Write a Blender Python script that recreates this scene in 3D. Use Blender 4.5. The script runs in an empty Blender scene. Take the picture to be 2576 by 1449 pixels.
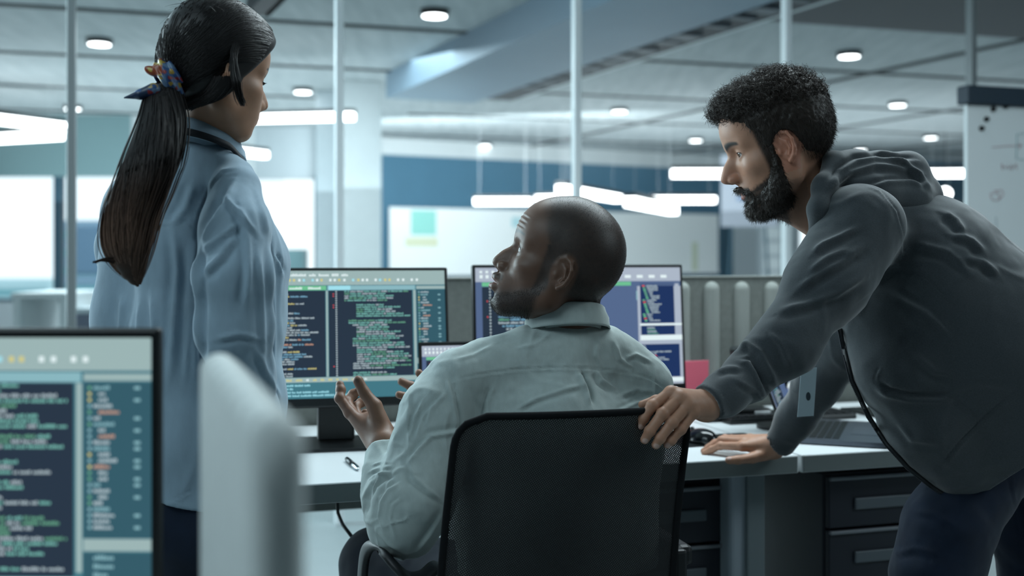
import bpy, bmesh, math, random
import numpy as np
from mathutils import Vector, Matrix

scene = bpy.context.scene
COL = scene.collection
FPX = 2800.0          # focal length in pixels of the 2576 px wide frame
CAMZ = 1.20
HOR = 645.0           # row of the horizon

# ---------------------------------------------------------------- camera
cam_data = bpy.data.cameras.new('camera')
cam_data.sensor_width = 36.0
cam_data.lens = 36.0 * FPX / 2576.0
cam_data.shift_y = (HOR - 724.5) / 2576.0
cam_data.clip_start = 0.05
cam_data.clip_end = 200
cam_data.dof.use_dof = True
cam_data.dof.focus_distance = 1.98
cam_data.dof.aperture_fstop = 2.6
camera = bpy.data.objects.new('camera', cam_data)
camera.location = (0, 0, CAMZ)
camera.rotation_euler = (math.pi / 2, 0, 0)
COL.objects.link(camera)
scene.camera = camera

# ---------------------------------------------------------------- world, light, exposure
scene.view_settings.view_transform = 'Standard'
scene.view_settings.look = 'None'
scene.view_settings.gamma = 1.0
scene.view_settings.use_curve_mapping = False
scene.view_settings.exposure = 0.42
world = bpy.data.worlds.new('world')
scene.world = world
world.use_nodes = True
wn = world.node_tree.nodes['Background']
wn.inputs[0].default_value = (0.80, 0.93, 1.0, 1)
wn.inputs[1].default_value = 1.05

def area_light(name, loc, target, size, power, color, size_y=None):
    d = bpy.data.lights.new(name, 'AREA')
    d.energy = power
    d.color = color
    d.size = size
    if size_y:
        d.shape = 'RECTANGLE'
        d.size_y = size_y
    o = bpy.data.objects.new(name, d)
    o.location = loc
    dv = Vector(target) - Vector(loc)
    o.rotation_euler = dv.to_track_quat('-Z', 'Y').to_euler()
    COL.objects.link(o)
    return o

# daylight of the window front on the far left, the ceiling lamps over the desks, the lamps of the far room, and added fills
area_light('window_daylight', (-3.4, 4.4, 2.0), (0.3, 1.9, 1.1), 2.6, 120, (0.70, 0.92, 1.0), 2.2)
area_light('ceiling_lamp_light', (0.7, 3.0, 2.9), (0.55, 2.2, 0.9), 2.2, 68, (0.80, 0.95, 1.0), 0.9)
area_light('rear_fill_light', (-1.6, 0.4, 2.8), (-0.2, 2.0, 1.1), 1.6, 22, (0.72, 0.92, 1.0), 1.0)  # fill added from camera left, no fixture, lifts the woman's shirt
area_light('right_fill_light', (3.2, 1.6, 2.8), (2.2, 4.0, 1.2), 1.4, 30, (0.78, 0.94, 1.0), 1.0)  # fill added to brighten the rolling whiteboard and the partition, no fixture
area_light('far_room_light_left', (-3.0, 9.5, 2.93), (-3.0, 9.8, 0.0), 5.0, 260, (0.80, 0.95, 1.0), 4.0)
area_light('far_room_light_right', (4.2, 11.0, 2.93), (4.2, 11.2, 0.0), 5.0, 160, (0.84, 0.95, 1.0), 4.0)
area_light('far_room_light_end', (-0.5, 14.0, 2.4), (0.6, 18.6, 1.3), 4.0, 90, (0.86, 0.96, 1.0), 0.8)
area_light('far_room_ceiling_fill_left', (-3.5, 12.5, 1.9), (-3.5, 12.5, 3.0), 6.0, 75, (0.78, 0.94, 1.0), 5.0)  # upward fill added below the far ceiling to brighten it, no fixture
area_light('far_room_ceiling_fill_right', (4.0, 15.0, 1.9), (4.0, 15.0, 3.0), 6.0, 60, (0.84, 0.95, 1.0), 5.0)  # same added upward fill for the right half of the ceiling

# ---------------------------------------------------------------- geometry of the room: axes turned 17 degrees
ANG = math.radians(17.0)
UX, UY = math.cos(ANG), math.sin(ANG)
def UV(u, v, z=0.0):
    return Vector((u * UX - v * UY, u * UY + v * UX, z))
def PX(px, py, d):
    """point seen at a photograph pixel at depth d"""
    return Vector(((px - 1288.0) / FPX * d, d, CAMZ - (py - HOR) / FPX * d))
def u_at(px, v):
    k = (px - 1288.0) / FPX
    return (v * UY + k * v * UX) / (UX - k * UY)
def z_at(px, py, v):
    u = u_at(px, v)
    d = u * UY + v * UX
    return CAMZ - (py - HOR) / FPX * d
def proj(P):
    P = np.asarray(P)
    d = np.maximum(P[..., 1], 0.05)
    return 1288.0 + P[..., 0] / d * FPX, HOR - (P[..., 2] - CAMZ) / d * FPX

# ---------------------------------------------------------------- materials
MATS = {}
def srgb(r, g, b):
    f = lambda c: ((c / 255.0) / 12.92 if c / 255.0 <= 0.04045 else (((c / 255.0) + 0.055) / 1.055) ** 2.4)
    return (f(r), f(g), f(b), 1.0)
def mat(name, col, rough=0.6, metal=0.0, bump=0.0, scale=200.0, var=0.0, vscale=8.0, spec=0.5, stretch=(1, 1, 1),
        emit=None, estr=0.0, sss=0.0, attr=None, coat=0.0, sheen=0.0, alpha=1.0, transmission=0.0, bdist=0.001):
    if name in MATS:
        return MATS[name]
    m = bpy.data.materials.new(name)
    m.use_nodes = True
    nt = m.node_tree
    b = nt.nodes['Principled BSDF']
    b.inputs['Base Color'].default_value = col
    b.inputs['Roughness'].default_value = rough
    b.inputs['Metallic'].default_value = metal
    b.inputs['Specular IOR Level'].default_value = spec
    b.inputs['Alpha'].default_value = alpha
    b.inputs['Transmission Weight'].default_value = transmission
    if coat: b.inputs['Coat Weight'].default_value = coat
    if sheen:
        b.inputs['Sheen Weight'].default_value = sheen
        b.inputs['Sheen Roughness'].default_value = 0.5
    if sss:
        b.inputs['Subsurface Weight'].default_value = sss
        b.inputs['Subsurface Radius'].default_value = (0.010, 0.004, 0.002)
        b.inputs['Subsurface Scale'].default_value = 1.0
    if emit is not None:
        b.inputs['Emission Color'].default_value = emit
        b.inputs['Emission Strength'].default_value = estr
    tc = nt.nodes.new('ShaderNodeTexCoord')
    mp = nt.nodes.new('ShaderNodeMapping')
    mp.inputs['Scale'].default_value = stretch
    nt.links.new(tc.outputs['Object'], mp.inputs['Vector'])
    src = None
    if attr:
        a = nt.nodes.new('ShaderNodeAttribute')
        a.attribute_name = attr
        src = a.outputs['Color']
        nt.links.new(src, b.inputs['Base Color'])
    n2 = nt.nodes.new('ShaderNodeTexNoise')
    n2.inputs['Scale'].default_value = vscale
    n2.inputs['Detail'].default_value = 5
    nt.links.new(mp.outputs[0], n2.inputs['Vector'])
    mr = nt.nodes.new('ShaderNodeMapRange')
    mr.inputs['From Min'].default_value = 0.3
    mr.inputs['From Max'].default_value = 0.7
    mr.inputs['To Min'].default_value = 1.0 - var
    mr.inputs['To Max'].default_value = 1.0 + var
    nt.links.new(n2.outputs[0], mr.inputs['Value'])
    mx = nt.nodes.new('ShaderNodeVectorMath')
    mx.operation = 'SCALE'
    if src is not None:
        nt.links.new(src, mx.inputs[0])
    else:
        mx.inputs[0].default_value = col[:3]
    nt.links.new(mr.outputs[0], mx.inputs['Scale'])
    if var:
        nt.links.new(mx.outputs[0], b.inputs['Base Color'])
    if bump:
        n = nt.nodes.new('ShaderNodeTexNoise')
        n.inputs['Scale'].default_value = scale
        n.inputs['Detail'].default_value = 3
        nt.links.new(mp.outputs[0], n.inputs['Vector'])
        bp = nt.nodes.new('ShaderNodeBump')
        bp.inputs['Strength'].default_value = bump
        bp.inputs['Distance'].default_value = bdist
        nt.links.new(n.outputs[0], bp.inputs['Height'])
        nt.links.new(bp.outputs[0], b.inputs['Normal'])
    MATS[name] = m
    return m
def emat(name, col, s=1.0):
    if name in MATS:
        return MATS[name]
    m = bpy.data.materials.new(name)
    m.use_nodes = True
    nt = m.node_tree
    nt.nodes.clear()
    e = nt.nodes.new('ShaderNodeEmission')
    e.inputs[0].default_value = col
    e.inputs[1].default_value = s
    o = nt.nodes.new('ShaderNodeOutputMaterial')
    nt.links.new(e.outputs[0], o.inputs[0])
    MATS[name] = m
    return m
def glass_mat(name, col, refl=0.05, rough=0.0):
    m = bpy.data.materials.new(name)
    m.use_nodes = True
    nt = m.node_tree
    nt.nodes.clear()
    t = nt.nodes.new('ShaderNodeBsdfTransparent')
    t.inputs[0].default_value = col
    g = nt.nodes.new('ShaderNodeBsdfGlossy')
    g.inputs['Roughness'].default_value = rough
    mx = nt.nodes.new('ShaderNodeMixShader')
    mx.inputs[0].default_value = refl
    o = nt.nodes.new('ShaderNodeOutputMaterial')
    nt.links.new(t.outputs[0], mx.inputs[1])
    nt.links.new(g.outputs[0], mx.inputs[2])
    nt.links.new(mx.outputs[0], o.inputs[0])
    return m

# ---------------------------------------------------------------- mesh building
class MB:
    def __init__(self):
        self.v, self.f, self.m, self.s = [], [], [], []
    def add(self, vs, fs, mi=0, smooth=False, M=None):
        o = len(self.v)
        for p in vs:
            p = Vector(p)
            self.v.append(tuple(M @ p) if M else tuple(p))
        for q in fs:
            self.f.append([i + o for i in q]); self.m.append(mi); self.s.append(smooth)
        return self
    def bm(self, bm, mi=0, smooth=False, M=None):
        bm.verts.index_update()
        self.add([v.co.copy() for v in bm.verts], [[v.index for v in f.verts] for f in bm.faces], mi, smooth, M)
        bm.free()
        return self
    def box(self, c, s, bev=0.0, rot=None, mi=0, seg=2, M=None, smooth=False):
        bm = bmesh.new()
        bmesh.ops.create_cube(bm, size=1.0)
        for v in bm.verts:
            v.co = Vector((v.co.x * s[0], v.co.y * s[1], v.co.z * s[2]))
        if bev:
            bmesh.ops.bevel(bm, geom=bm.edges[:], offset=bev, segments=seg, affect='EDGES', profile=0.5)
        T = Matrix.Translation(Vector(c)) @ (rot.to_4x4() if rot else Matrix.Identity(4))
        return self.bm(bm, mi, smooth, (M @ T) if M else T)
    def bounds(self, a, b, bev=0.0, mi=0, seg=2, M=None):
        c = [(a[i] + b[i]) / 2 for i in range(3)]
        s = [abs(b[i] - a[i]) for i in range(3)]
        return self.box(c, s, bev, None, mi, seg, M)
    def cyl(self, a, b, r, r2=None, n=20, mi=0, smooth=True, caps=True, M=None):
        a, b = Vector(a), Vector(b)
        r2 = r if r2 is None else r2
        ax = (b - a).normalized()
        t = Vector((0, 0, 1)) if abs(ax.z) < 0.9 else Vector((1, 0, 0))
        e1 = ax.cross(t).normalized(); e2 = ax.cross(e1)
        vs = []
        for c, rr in ((a, r), (b, r2)):
            for i in range(n):
                w = 2 * math.pi * i / n
                vs.append(c + e1 * (rr * math.cos(w)) + e2 * (rr * math.sin(w)))
        fs = [[i, (i + 1) % n, n + (i + 1) % n, n + i] for i in range(n)]
        self.add(vs, fs, mi, smooth, M)
        if caps:
            self.add(vs, [list(range(n))[::-1], list(range(n, 2 * n))], mi, False, M)
        return self
    def tube(self, pts, r, n=10, mi=0, M=None, closed=False):
        pts = [Vector(p) for p in pts]
        rs = r if isinstance(r, (list, tuple)) else [r] * len(pts)
        vs, N = [], len(pts)
        prev = None
        for i, p in enumerate(pts):
            a = pts[max(i - 1, 0)]; b = pts[min(i + 1, N - 1)]
            ax = (b - a).normalized()
            if prev is None:
                t = Vector((0, 0, 1)) if abs(ax.z) < 0.9 else Vector((1, 0, 0))
                e1 = ax.cross(t).normalized()
            else:
                e1 = (prev - ax * prev.dot(ax)).normalized()
            prev = e1
            e2 = ax.cross(e1)
            for k in range(n):
                w = 2 * math.pi * k / n
                vs.append(p + e1 * (rs[i] * math.cos(w)) + e2 * (rs[i] * math.sin(w)))
        fs = []
        for i in range(N - 1):
            for k in range(n):
                fs.append([i * n + k, i * n + (k + 1) % n, (i + 1) * n + (k + 1) % n, (i + 1) * n + k])
        fs.append(list(range(n))[::-1]); fs.append([(N - 1) * n + k for k in range(n)])
        return self.add(vs, fs, mi, True, M)
    def rprism(self, w, h, r, z0, z1, n=6, mi=0, M=None):
        """rounded rectangle in xy from z0 to z1"""
        ring = []
        for cx, cy, a0 in ((w/2-r, h/2-r, 0), (-w/2+r, h/2-r, 90), (-w/2+r, -h/2+r, 180), (w/2-r, -h/2+r, 270)):
            for k in range(n + 1):
                a = math.radians(a0 + 90 * k / n)
                ring.append((cx + r * math.cos(a), cy + r * math.sin(a)))
        N = len(ring)
        vs = [(x, y, z0) for x, y in ring] + [(x, y, z1) for x, y in ring]
        fs = [[i, (i + 1) % N, N + (i + 1) % N, N + i] for i in range(N)] + [list(range(N))[::-1], list(range(N, 2 * N))]
        return self.add(vs, fs, mi, False, M)
    def build(self, name, mats, parent=None, kind=None, label=None, cat=None, group=None):
        me = bpy.data.meshes.new(name)
        me.from_pydata(self.v, [], self.f)
        if not isinstance(mats, (list, tuple)):
            mats = [mats]
        for m in mats:
            me.materials.append(m)
        me.polygons.foreach_set('material_index', self.m)
        me.polygons.foreach_set('use_smooth', self.s)
        me.update()
        o = bpy.data.objects.new(name, me)
        COL.objects.link(o)
        if parent:
            o.parent = parent
        if kind: o['kind'] = kind
        if label: o['label'] = label
        if cat: o['category'] = cat
        if group: o['group'] = group
        return o
def thing(name, label, cat, loc=(0, 0, 0), rz=0.0, group=None):
    o = bpy.data.objects.new(name, None)
    o.empty_display_size = 0.05
    o.location = loc
    o.rotation_euler = (0, 0, rz)
    COL.objects.link(o)
    o['label'] = label
    o['category'] = cat
    if group: o['group'] = group
    return o
def tag(o, label, cat, group=None):
    o['label'] = label; o['category'] = cat
    if group: o['group'] = group
    return o
def rebase(o, loc, rz=0.0):
    """move the origin of a mesh built in world coordinates to loc"""
    M = Matrix.Translation(Vector(loc)) @ Matrix.Rotation(rz, 4, 'Z')
    o.data.transform(M.inverted())
    o.location = loc
    o.rotation_euler = (0, 0, rz)
    return o
# ================================================================= THE ROOM
M_floor = mat('floor_vinyl', srgb(150, 160, 162), 0.55, var=0.06, vscale=3)
M_white = mat('white_paint', srgb(205, 212, 214), 0.6, var=0.02)
M_pale = mat('pale_wall_paint', srgb(190, 200, 205), 0.7, var=0.02)
M_dark = mat('dark_wall_paint', srgb(60, 66, 70), 0.8)
M_blue = mat('petrol_blue_wall', srgb(66, 110, 134), 0.7, var=0.04, vscale=2)
M_navy = mat('navy_frame', srgb(44, 82, 100), 0.5)
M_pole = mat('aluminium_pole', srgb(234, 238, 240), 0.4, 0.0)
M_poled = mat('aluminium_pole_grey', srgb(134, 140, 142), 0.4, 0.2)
M_lamp = emat('lamp_diffuser', (0.93, 0.98, 1.0, 1), 6.0)
M_black = mat('black_plastic', srgb(16, 18, 20), 0.45)
M_glass = glass_mat('clear_glass', (0.97, 0.985, 0.985, 1), 0.012, 0.25)

MB().bounds((-14, -3.0, -0.1), (16, 24, 0.0)).build('floor', M_floor, kind='structure')

# ceiling with recessed seams between the boards
m = bpy.data.materials.new('board_ceiling'); m.use_nodes = True
nt = m.node_tree; b = nt.nodes['Principled BSDF']; b.inputs['Roughness'].default_value = 0.75
tc = nt.nodes.new('ShaderNodeTexCoord'); mp = nt.nodes.new('ShaderNodeMapping')
mp.inputs['Rotation'].default_value = (0, 0, ANG); mp.inputs['Scale'].default_value = (3.5, 0.5, 1)
nt.links.new(tc.outputs['Object'], mp.inputs['Vector'])
n1 = nt.nodes.new('ShaderNodeTexNoise'); n1.inputs['Scale'].default_value = 3.0; n1.inputs['Detail'].default_value = 8
nt.links.new(mp.outputs[0], n1.inputs['Vector'])
cr = nt.nodes.new('ShaderNodeValToRGB')
cr.color_ramp.elements[0].position = 0.35; cr.color_ramp.elements[0].color = srgb(164, 172, 175)
cr.color_ramp.elements[1].position = 0.68; cr.color_ramp.elements[1].color = srgb(182, 189, 191)
nt.links.new(n1.outputs[0], cr.inputs[0]); nt.links.new(cr.outputs[0], b.inputs['Base Color'])
M_ceil = m
M_seam = mat('seam_shadow_gap', srgb(58, 62, 64), 0.9)
CZ = 3.0
BD = Vector((-0.44, 1.0, 0)).normalized()          # direction of the beam
BN = Vector((BD.y, -BD.x, 0))
mb = MB()
mb.bounds((-14, -3, CZ), (16, 24, CZ + 0.1), mi=0)
# seams across, left of the beam and right of it
def beam_x(d):    # x of the beam's left edge at depth d
    return 0.414 - 0.44 * (d - 7.15)
def strip(a, b, w, z=CZ - 0.012, t=0.012, mi=1, mbx=None):
    a, b = Vector(a), Vector(b)
    ax = (b - a).normalized(); nn = Vector((-ax.y, ax.x, 0)) * (w / 2)
    vs = [a - nn, b - nn, b + nn, a + nn]
    vs = [Vector((p.x, p.y, z)) for p in vs] + [Vector((p.x, p.y, z + t)) for p in vs]
    (mbx or mb).add(vs, [[0, 3, 2, 1], [4, 5, 6, 7], [0, 1, 5, 4], [1, 2, 6, 5], [2, 3, 7, 6], [3, 0, 4, 7]], mi)
def cross(v):     # point where the seam at row v meets the beam's left edge
    for k in range(2000):
        u = -10 + k * 0.01
        p = UV(u, v)
        if p.x > beam_x(p.y):
            return u
    return 6
for v in (6.65, 8.65, 10.65, 12.7, 14.8, 17.0):
    strip(UV(-13, v), UV(cross(v), v), 0.085)
for v, w in ((7.35, 0.22), (9.4, 0.08), (11.6, 0.08), (13.8, 0.08), (16.2, 0.08)):
    strip(UV(cross(v) + 1.2, v), UV(16, v), w)
for u in (6.55, 9.4, 12.4, 15.4):
    c = UV(u, 9.4)
    strip(c - BD * 3.4, c + BD * 12, 0.09)
mb.build('ceiling', [M_ceil, M_seam], kind='structure')

# the deep beam with its dark service track
M_beam = mat('blue_grey_beam_paint', srgb(118, 140, 156), 0.5, var=0.05, vscale=1.5)
M_track = mat('dark_track', srgb(38, 44, 50), 0.6)
M_trackl = mat('track_fittings', srgb(95, 102, 110), 0.5)
o0 = Vector((beam_x(3.0), 3.0, 0))
mb = MB()
Lb = (10.9 - 3.0) / BD.y
def beambox(mb, off0, off1, z0, z1, l0=0.0, l1=Lb, mi=0):
    vs = []
    for z in (z0, z1):
        for l, of in ((l0, off0), (l1, off0), (l1, off1), (l0, off1)):
            p = o0 + BD * l + BN * of
            vs.append((p.x, p.y, z))
    mb.add(vs, [[0, 3, 2, 1], [4, 5, 6, 7], [0, 1, 5, 4], [1, 2, 6, 5], [2, 3, 7, 6], [3, 0, 4, 7]], mi)
beambox(mb, 0, 0.92, 2.75, CZ, mi=0)
beambox(mb, 0.92, 1.34, 2.80, CZ, mi=1)
beambox(mb, 1.34, 1.50, 2.84, CZ, mi=2)
random.seed(4)
for k in range(26):
    l = 0.3 * k + random.uniform(0, 0.1)
    beambox(mb, 1.00, 1.20, 2.77, 2.80, l, l + random.uniform(0.05, 0.2), mi=3)
mb.build('trim_1', [M_beam, M_track, M_white, M_trackl], kind='structure')
# second, darker beam band in the upper right
mb = MB()
a = UV(cross(7.1) + 1.3, 6.3); b_ = UV(16, 6.3)
strip(a, b_, 1.7, z=2.9, t=0.1, mi=0, mbx=mb)
mb.build('trim_2', mat('brown_grey_soffit', srgb(92, 92, 94), 0.8), kind='structure')

# short dark end of another track at the top, beside the head of the woman
mb = MB()
strip(PX(648, 40, 1.7 * FPX / 605), PX(745, -60, 1.7 * FPX / 705), 0.16, z=2.9, t=0.1, mi=0, mbx=mb)
strip(PX(668, 44, 1.7 * FPX / 601), PX(775, -60, 1.7 * FPX / 705), 0.05, z=2.9, t=0.1, mi=1, mbx=mb)
mb.build('trim_25', [M_track, M_white], kind='structure')
# glass wall: poles and panes
VG = 5.0
pole_px = [180, 853, 1450, 1978, 2443]
us = [u_at(p, VG) for p in pole_px]
us = [us[0] - (us[1] - us[0])] + us + [us[-1] + (us[-1] - us[-2])]
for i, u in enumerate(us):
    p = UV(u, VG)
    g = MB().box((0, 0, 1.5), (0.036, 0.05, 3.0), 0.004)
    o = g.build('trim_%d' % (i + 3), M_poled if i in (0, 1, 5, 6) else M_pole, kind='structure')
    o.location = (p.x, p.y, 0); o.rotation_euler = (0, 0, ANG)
for i in range(len(us) - 1):
    p = UV((us[i] + us[i + 1]) / 2, VG)
    w = us[i + 1] - us[i] - 0.036
    o = MB().box((0, 0, 1.5), (w, 0.01, 2.98)).build('window_%d' % (i + 1), M_glass, kind='structure')
    o.location = (p.x, p.y, 0); o.rotation_euler = (0, 0, ANG)

# walls of the near room (behind and beside the camera)
MB().bounds((-6.2, -3.0, 0), (8.5, -2.9, CZ)).build('wall_back', M_dark, kind='structure')
MB().bounds((-6.3, -3.0, 0), (-6.2, 2.2, CZ)).build('wall_left', M_dark, kind='structure')
MB().bounds((8.5, -3.0, 0), (8.6, 20, CZ)).build('wall_right', M_pale, kind='structure')

# column under the end of the beam
c0 = PX(905, HOR, 11.6)
mb = MB().box((0, 0, 1.5), (0.42, 0.42, 3.0), 0.01)
o = mb.build('trim_20', M_white, kind='structure'); o.location = (c0.x - 0.02, c0.y, 0); o.rotation_euler = (0, 0, 0.3)
c0 = PX(835, HOR, 12.2)
o = MB().box((0, 0, 1.5), (0.30, 0.3, 3.0), 0.01).build('trim_21', M_pale, kind='structure'); o.location = (c0.x, c0.y, 0)

# far blue wall with the long white board in front of it
def wallseg(name, p0, p1, z0, z1, m_, t=0.1, kind='structure', **kw):
    p0, p1 = Vector(p0), Vector(p1)
    dv = p1 - p0; L = dv.length; a = math.atan2(dv.y, dv.x)
    o = MB().bounds((0, 0, z0), (L, t, z1)).build(name, m_, kind=kind, **kw)
    o.location = (p0.x, p0.y, 0); o.rotation_euler = (0, 0, a)
    return o
W0 = Vector((-1.98, 16.9, 0)); W1 = Vector((3.75, 19.98, 0))
wallseg('wall_far', W0, W1, 0, 2.75, M_blue)
wallseg('trim_22', W0 - Vector((0, 0.03, 0)), W1 - Vector((0, 0.03, 0)), 2.75, 3.0, M_white, 0.12)
dirw = (W1 - W0).normalized(); nw = Vector((dirw.y, -dirw.x, 0))
M_board = mat('whiteboard_enamel', srgb(236, 240, 240), 0.3, var=0.015, vscale=1)
root = thing('whiteboard', 'long wall whiteboard with pale green and yellow notes on the blue wall', 'whiteboard',
             W0 + nw * 0.05 + dirw * 0.1, math.atan2(dirw.y, dirw.x))
Lw = (W1 - W0).length
MB().bounds((0.0, -0.03, 0.95), (Lw - 0.22, 0, 1.95), 0.005).build('panel', M_board, root)
MB().bounds((0.0, -0.05, 0.90), (Lw - 0.22, 0.0, 0.95), 0.005).build('tray', M_pole, root)
for (x, z, w, h, nm, cc) in ((0.35, 1.72, 0.42, 0.38, 'note', srgb(150, 214, 204)), (0.25, 1.42, 0.55, 0.14, 'note', srgb(216, 220, 190)),
                             (2.1, 1.75, 0.3, 0.16, 'note', srgb(180, 214, 220)), (5.7, 1.2, 0.12, 0.5, 'note', srgb(206, 214, 190))):
    MB().bounds((x, -0.034, z - h / 2), (x + w, -0.030, z + h / 2)).build(nm, mat('note_%d' % int(x * 100), cc, 0.8), root)
wallseg('trim_23', W1, W1 + dirw * 0.28, 0, 2.4, M_navy, 0.12)

# right of it: pale partition wall, bright windows
R0 = W1 + dirw * 0.28
p1 = PX(1955, HOR, 20.6); p2 = PX(2500, HOR, 21.5)
wallseg('wall_far_right', R0, p1, 0, 2.55, M_pale)
wallseg('trim_24', R0, PX(2600, HOR, 22), 2.55, 3.0, M_blue, 0.12)
root = thing('flip_chart', 'pale flip chart sheets hanging beside the far blue wall', 'flip chart', PX(1885, HOR, 17.0) * 1)
root.location.z = 0
MB().bounds((-0.43, 0, 1.65), (0.43, 0.03, 2.75), 0.005).build('sheet', mat('sheet_paper', srgb(186, 192, 204), 0.8), root)
MB().cyl((-0.35, 0.06, 0), (-0.2, 0.06, 2.7), 0.02).build('leg', M_navy, root)
MB().cyl((0.35, 0.06, 0), (0.2, 0.06, 2.7), 0.02).build('leg', M_navy, root)
MB().bounds((-0.2, -0.004, 2.05), (0.1, 0, 2.12)).build('scribble', mat('pale_blue_ink', srgb(140, 160, 190), 0.8), root)
MB().bounds((0.0, -0.004, 1.8), (0.25, 0, 1.84)).build('scribble', MATS['pale_blue_ink'], root)

mb = MB()
for px, w in ((1962, 0.12), (2060, 0.1), (2180, 0.1), (2330, 0.1), (2440, 0.1)):
    p = PX(px, HOR, 20.8); mb.bounds((p.x - w / 2, p.y, 0), (p.x + w / 2, p.y + 0.1, 2.6))
a = PX(1962, HOR, 20.8); b_ = PX(2576, HOR, 20.8)
mb.bounds((a.x, 20.8, 0), (b_.x + 1, 20.9, 0.75)); mb.bounds((a.x, 20.8, 2.2), (b_.x + 1, 20.9, 2.6))
mb.build('window_20', M_navy, kind='structure')
root = thing('cupboard', 'tall pale shelf unit with rows of bright folders near the far right windows', 'cupboard', PX(1935, HOR, 19.0) * 1)
root.location.z = 0
MB().bounds((-0.12, 0, 0), (0.2, 0.4, 1.75), 0.01).build('body', M_pale, root)
for k in range(6):
    MB().bounds((-0.10, -0.01, 0.2 + 0.26 * k), (0.18, 0.0, 0.39 + 0.26 * k), 0.004).build('door', mat('folder_white', srgb(226, 234, 236), 0.5), root)

# windows in the far left, with the soffit above
d0, d1 = 15.5, 13.5
L0 = PX(-260, HOR, 14.2); L1 = PX(330, HOR, 14.2); L2 = PX(640, HOR, 15.5); L3 = PX(800, HOR, 15.5)
M_soff = mat('teal_grey_soffit', srgb(128, 158, 162), 0.7)
wallseg('wall_far_left', L0, L1, 2.22, 3.0, M_soff)
wallseg('trim_30', L0, L1, 0, 0.62, M_pale)
mb = MB()
for px, w in ((-120, 0.09), (144, 0.10), (330, 0.09)):
    p = PX(px, HOR, 14.2); mb.bounds((p.x - w / 2, p.y, 0.6), (p.x + w / 2, p.y + 0.12, 2.22))
mb.bounds((L0.x, 14.2, 0.62), (L1.x, 14.3, 0.66))
mb.build('window_21', M_navy, kind='structure')
wallseg('trim_31', L1, L2, 0, 3.0, M_white)
wallseg('trim_32', L2 + Vector((0.0, 0, 0)), L3, 2.28, 3.0, M_pale)
pa = PX(790, HOR, 15.3)
MB().bounds((pa.x, pa.y, 0), (pa.x + 0.13, pa.y + 0.12, 2.3)).build('door_1', M_navy, kind='structure')
wallseg('trim_33', (pa.x + 0.13, pa.y, 0), W0, 0, 3.0, M_white)
# frosted bright glazed panel of the doorway, a pale block seen through it
MB().bounds((L2.x, 17.5, -0.0), (L3.x + 0.2, 17.6, 2.6)).build('window_22', emat('daylit_frosted_glass', (0.86, 0.96, 1.0, 1), 1.15), kind='structure')
o = MB().bounds((-0.16, -0.16, 0), (0.16, 0.16, 1.3), 0.01).build('cabinet', mat('pale_teal_metal', srgb(150, 190, 196), 0.5))
p = PX(742, HOR, 15.9); o.location = (p.x, p.y, 0); tag(o, 'narrow pale teal cabinet standing in the bright doorway', 'cabinet')

# outside, beyond the left windows: low office blocks with banded floors
for (px0, px1, d, zt, mm, nm, lb) in (
        (-300, 120, 40.0, 0.35, srgb(170, 200, 205), 'building', 'low pale building with banded floors beyond the left windows'),
        (160, 330, 34.0, 2.3, srgb(120, 150, 170), 'building', 'blue grey building block beyond the left windows'),):
    a = PX(px0, HOR, d); b_ = PX(px1, HOR, d)
    root = thing(nm, lb, 'building', ((a.x + b_.x) / 2, d, 0))
    w = b_.x - a.x
    MB().bounds((-w / 2, 0, -6), (w / 2, 3, zt), 0.05).build('facade', mat(nm + lb[:4], mm, 0.8), root)
    for k in range(4):
        MB().bounds((-w / 2, -0.1, zt - 0.55 - 0.55 * k), (w / 2, 0.0, zt - 0.35 - 0.55 * k)).build('band', mat('band_teal', srgb(96, 150, 158), 0.6), root)

# ceiling downlights
lights = [(1093, 25), (250, 98), (762, 222), (1558, 272), (1220, 360), (1750, 347), (2136, 130), (2258, 256),
          (2341, 340), (2165, 372), (183, 265)]
lab = ['nearest to the glass wall, above the beam', 'on the left board ceiling beside the grey pole', 'above the bright doorway, right of the head of the woman',
       'between beam and curly head', 'above the blue wall, left of the centre pole', 'just left of the curly head',
       'large one right of the curly head', 'right of the curly head, second row', 'right of the curly head, third row',
       'half hidden behind the grey hood', 'faint one behind the grey pole at left']
proto = None
for (px, py), lb in zip(lights, lab):
    d = (CZ - CAMZ) * FPX / (HOR - py)
    p = PX(px, py, d)
    if proto is None:
        r = thing('downlight', '', 'ceiling light', (p.x, p.y, CZ), 0, 'round downlights in the far ceiling')
        a = MB().cyl((0, 0, 0), (0, 0, -0.045), 0.105, n=28).build('housing', M_black, r)
        c = MB().cyl((0, 0, -0.02), (0, 0, -0.05), 0.088, n=28).build('diffuser', M_lamp, r)
        proto = (r, a, c)
    else:
        r = proto[0].copy(); COL.objects.link(r); r.location = (p.x, p.y, CZ)
        for ch in proto[1:]:
            q = ch.copy(); COL.objects.link(q); q.parent = r
    r['label'] = 'round ceiling downlight, ' + lb

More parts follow.
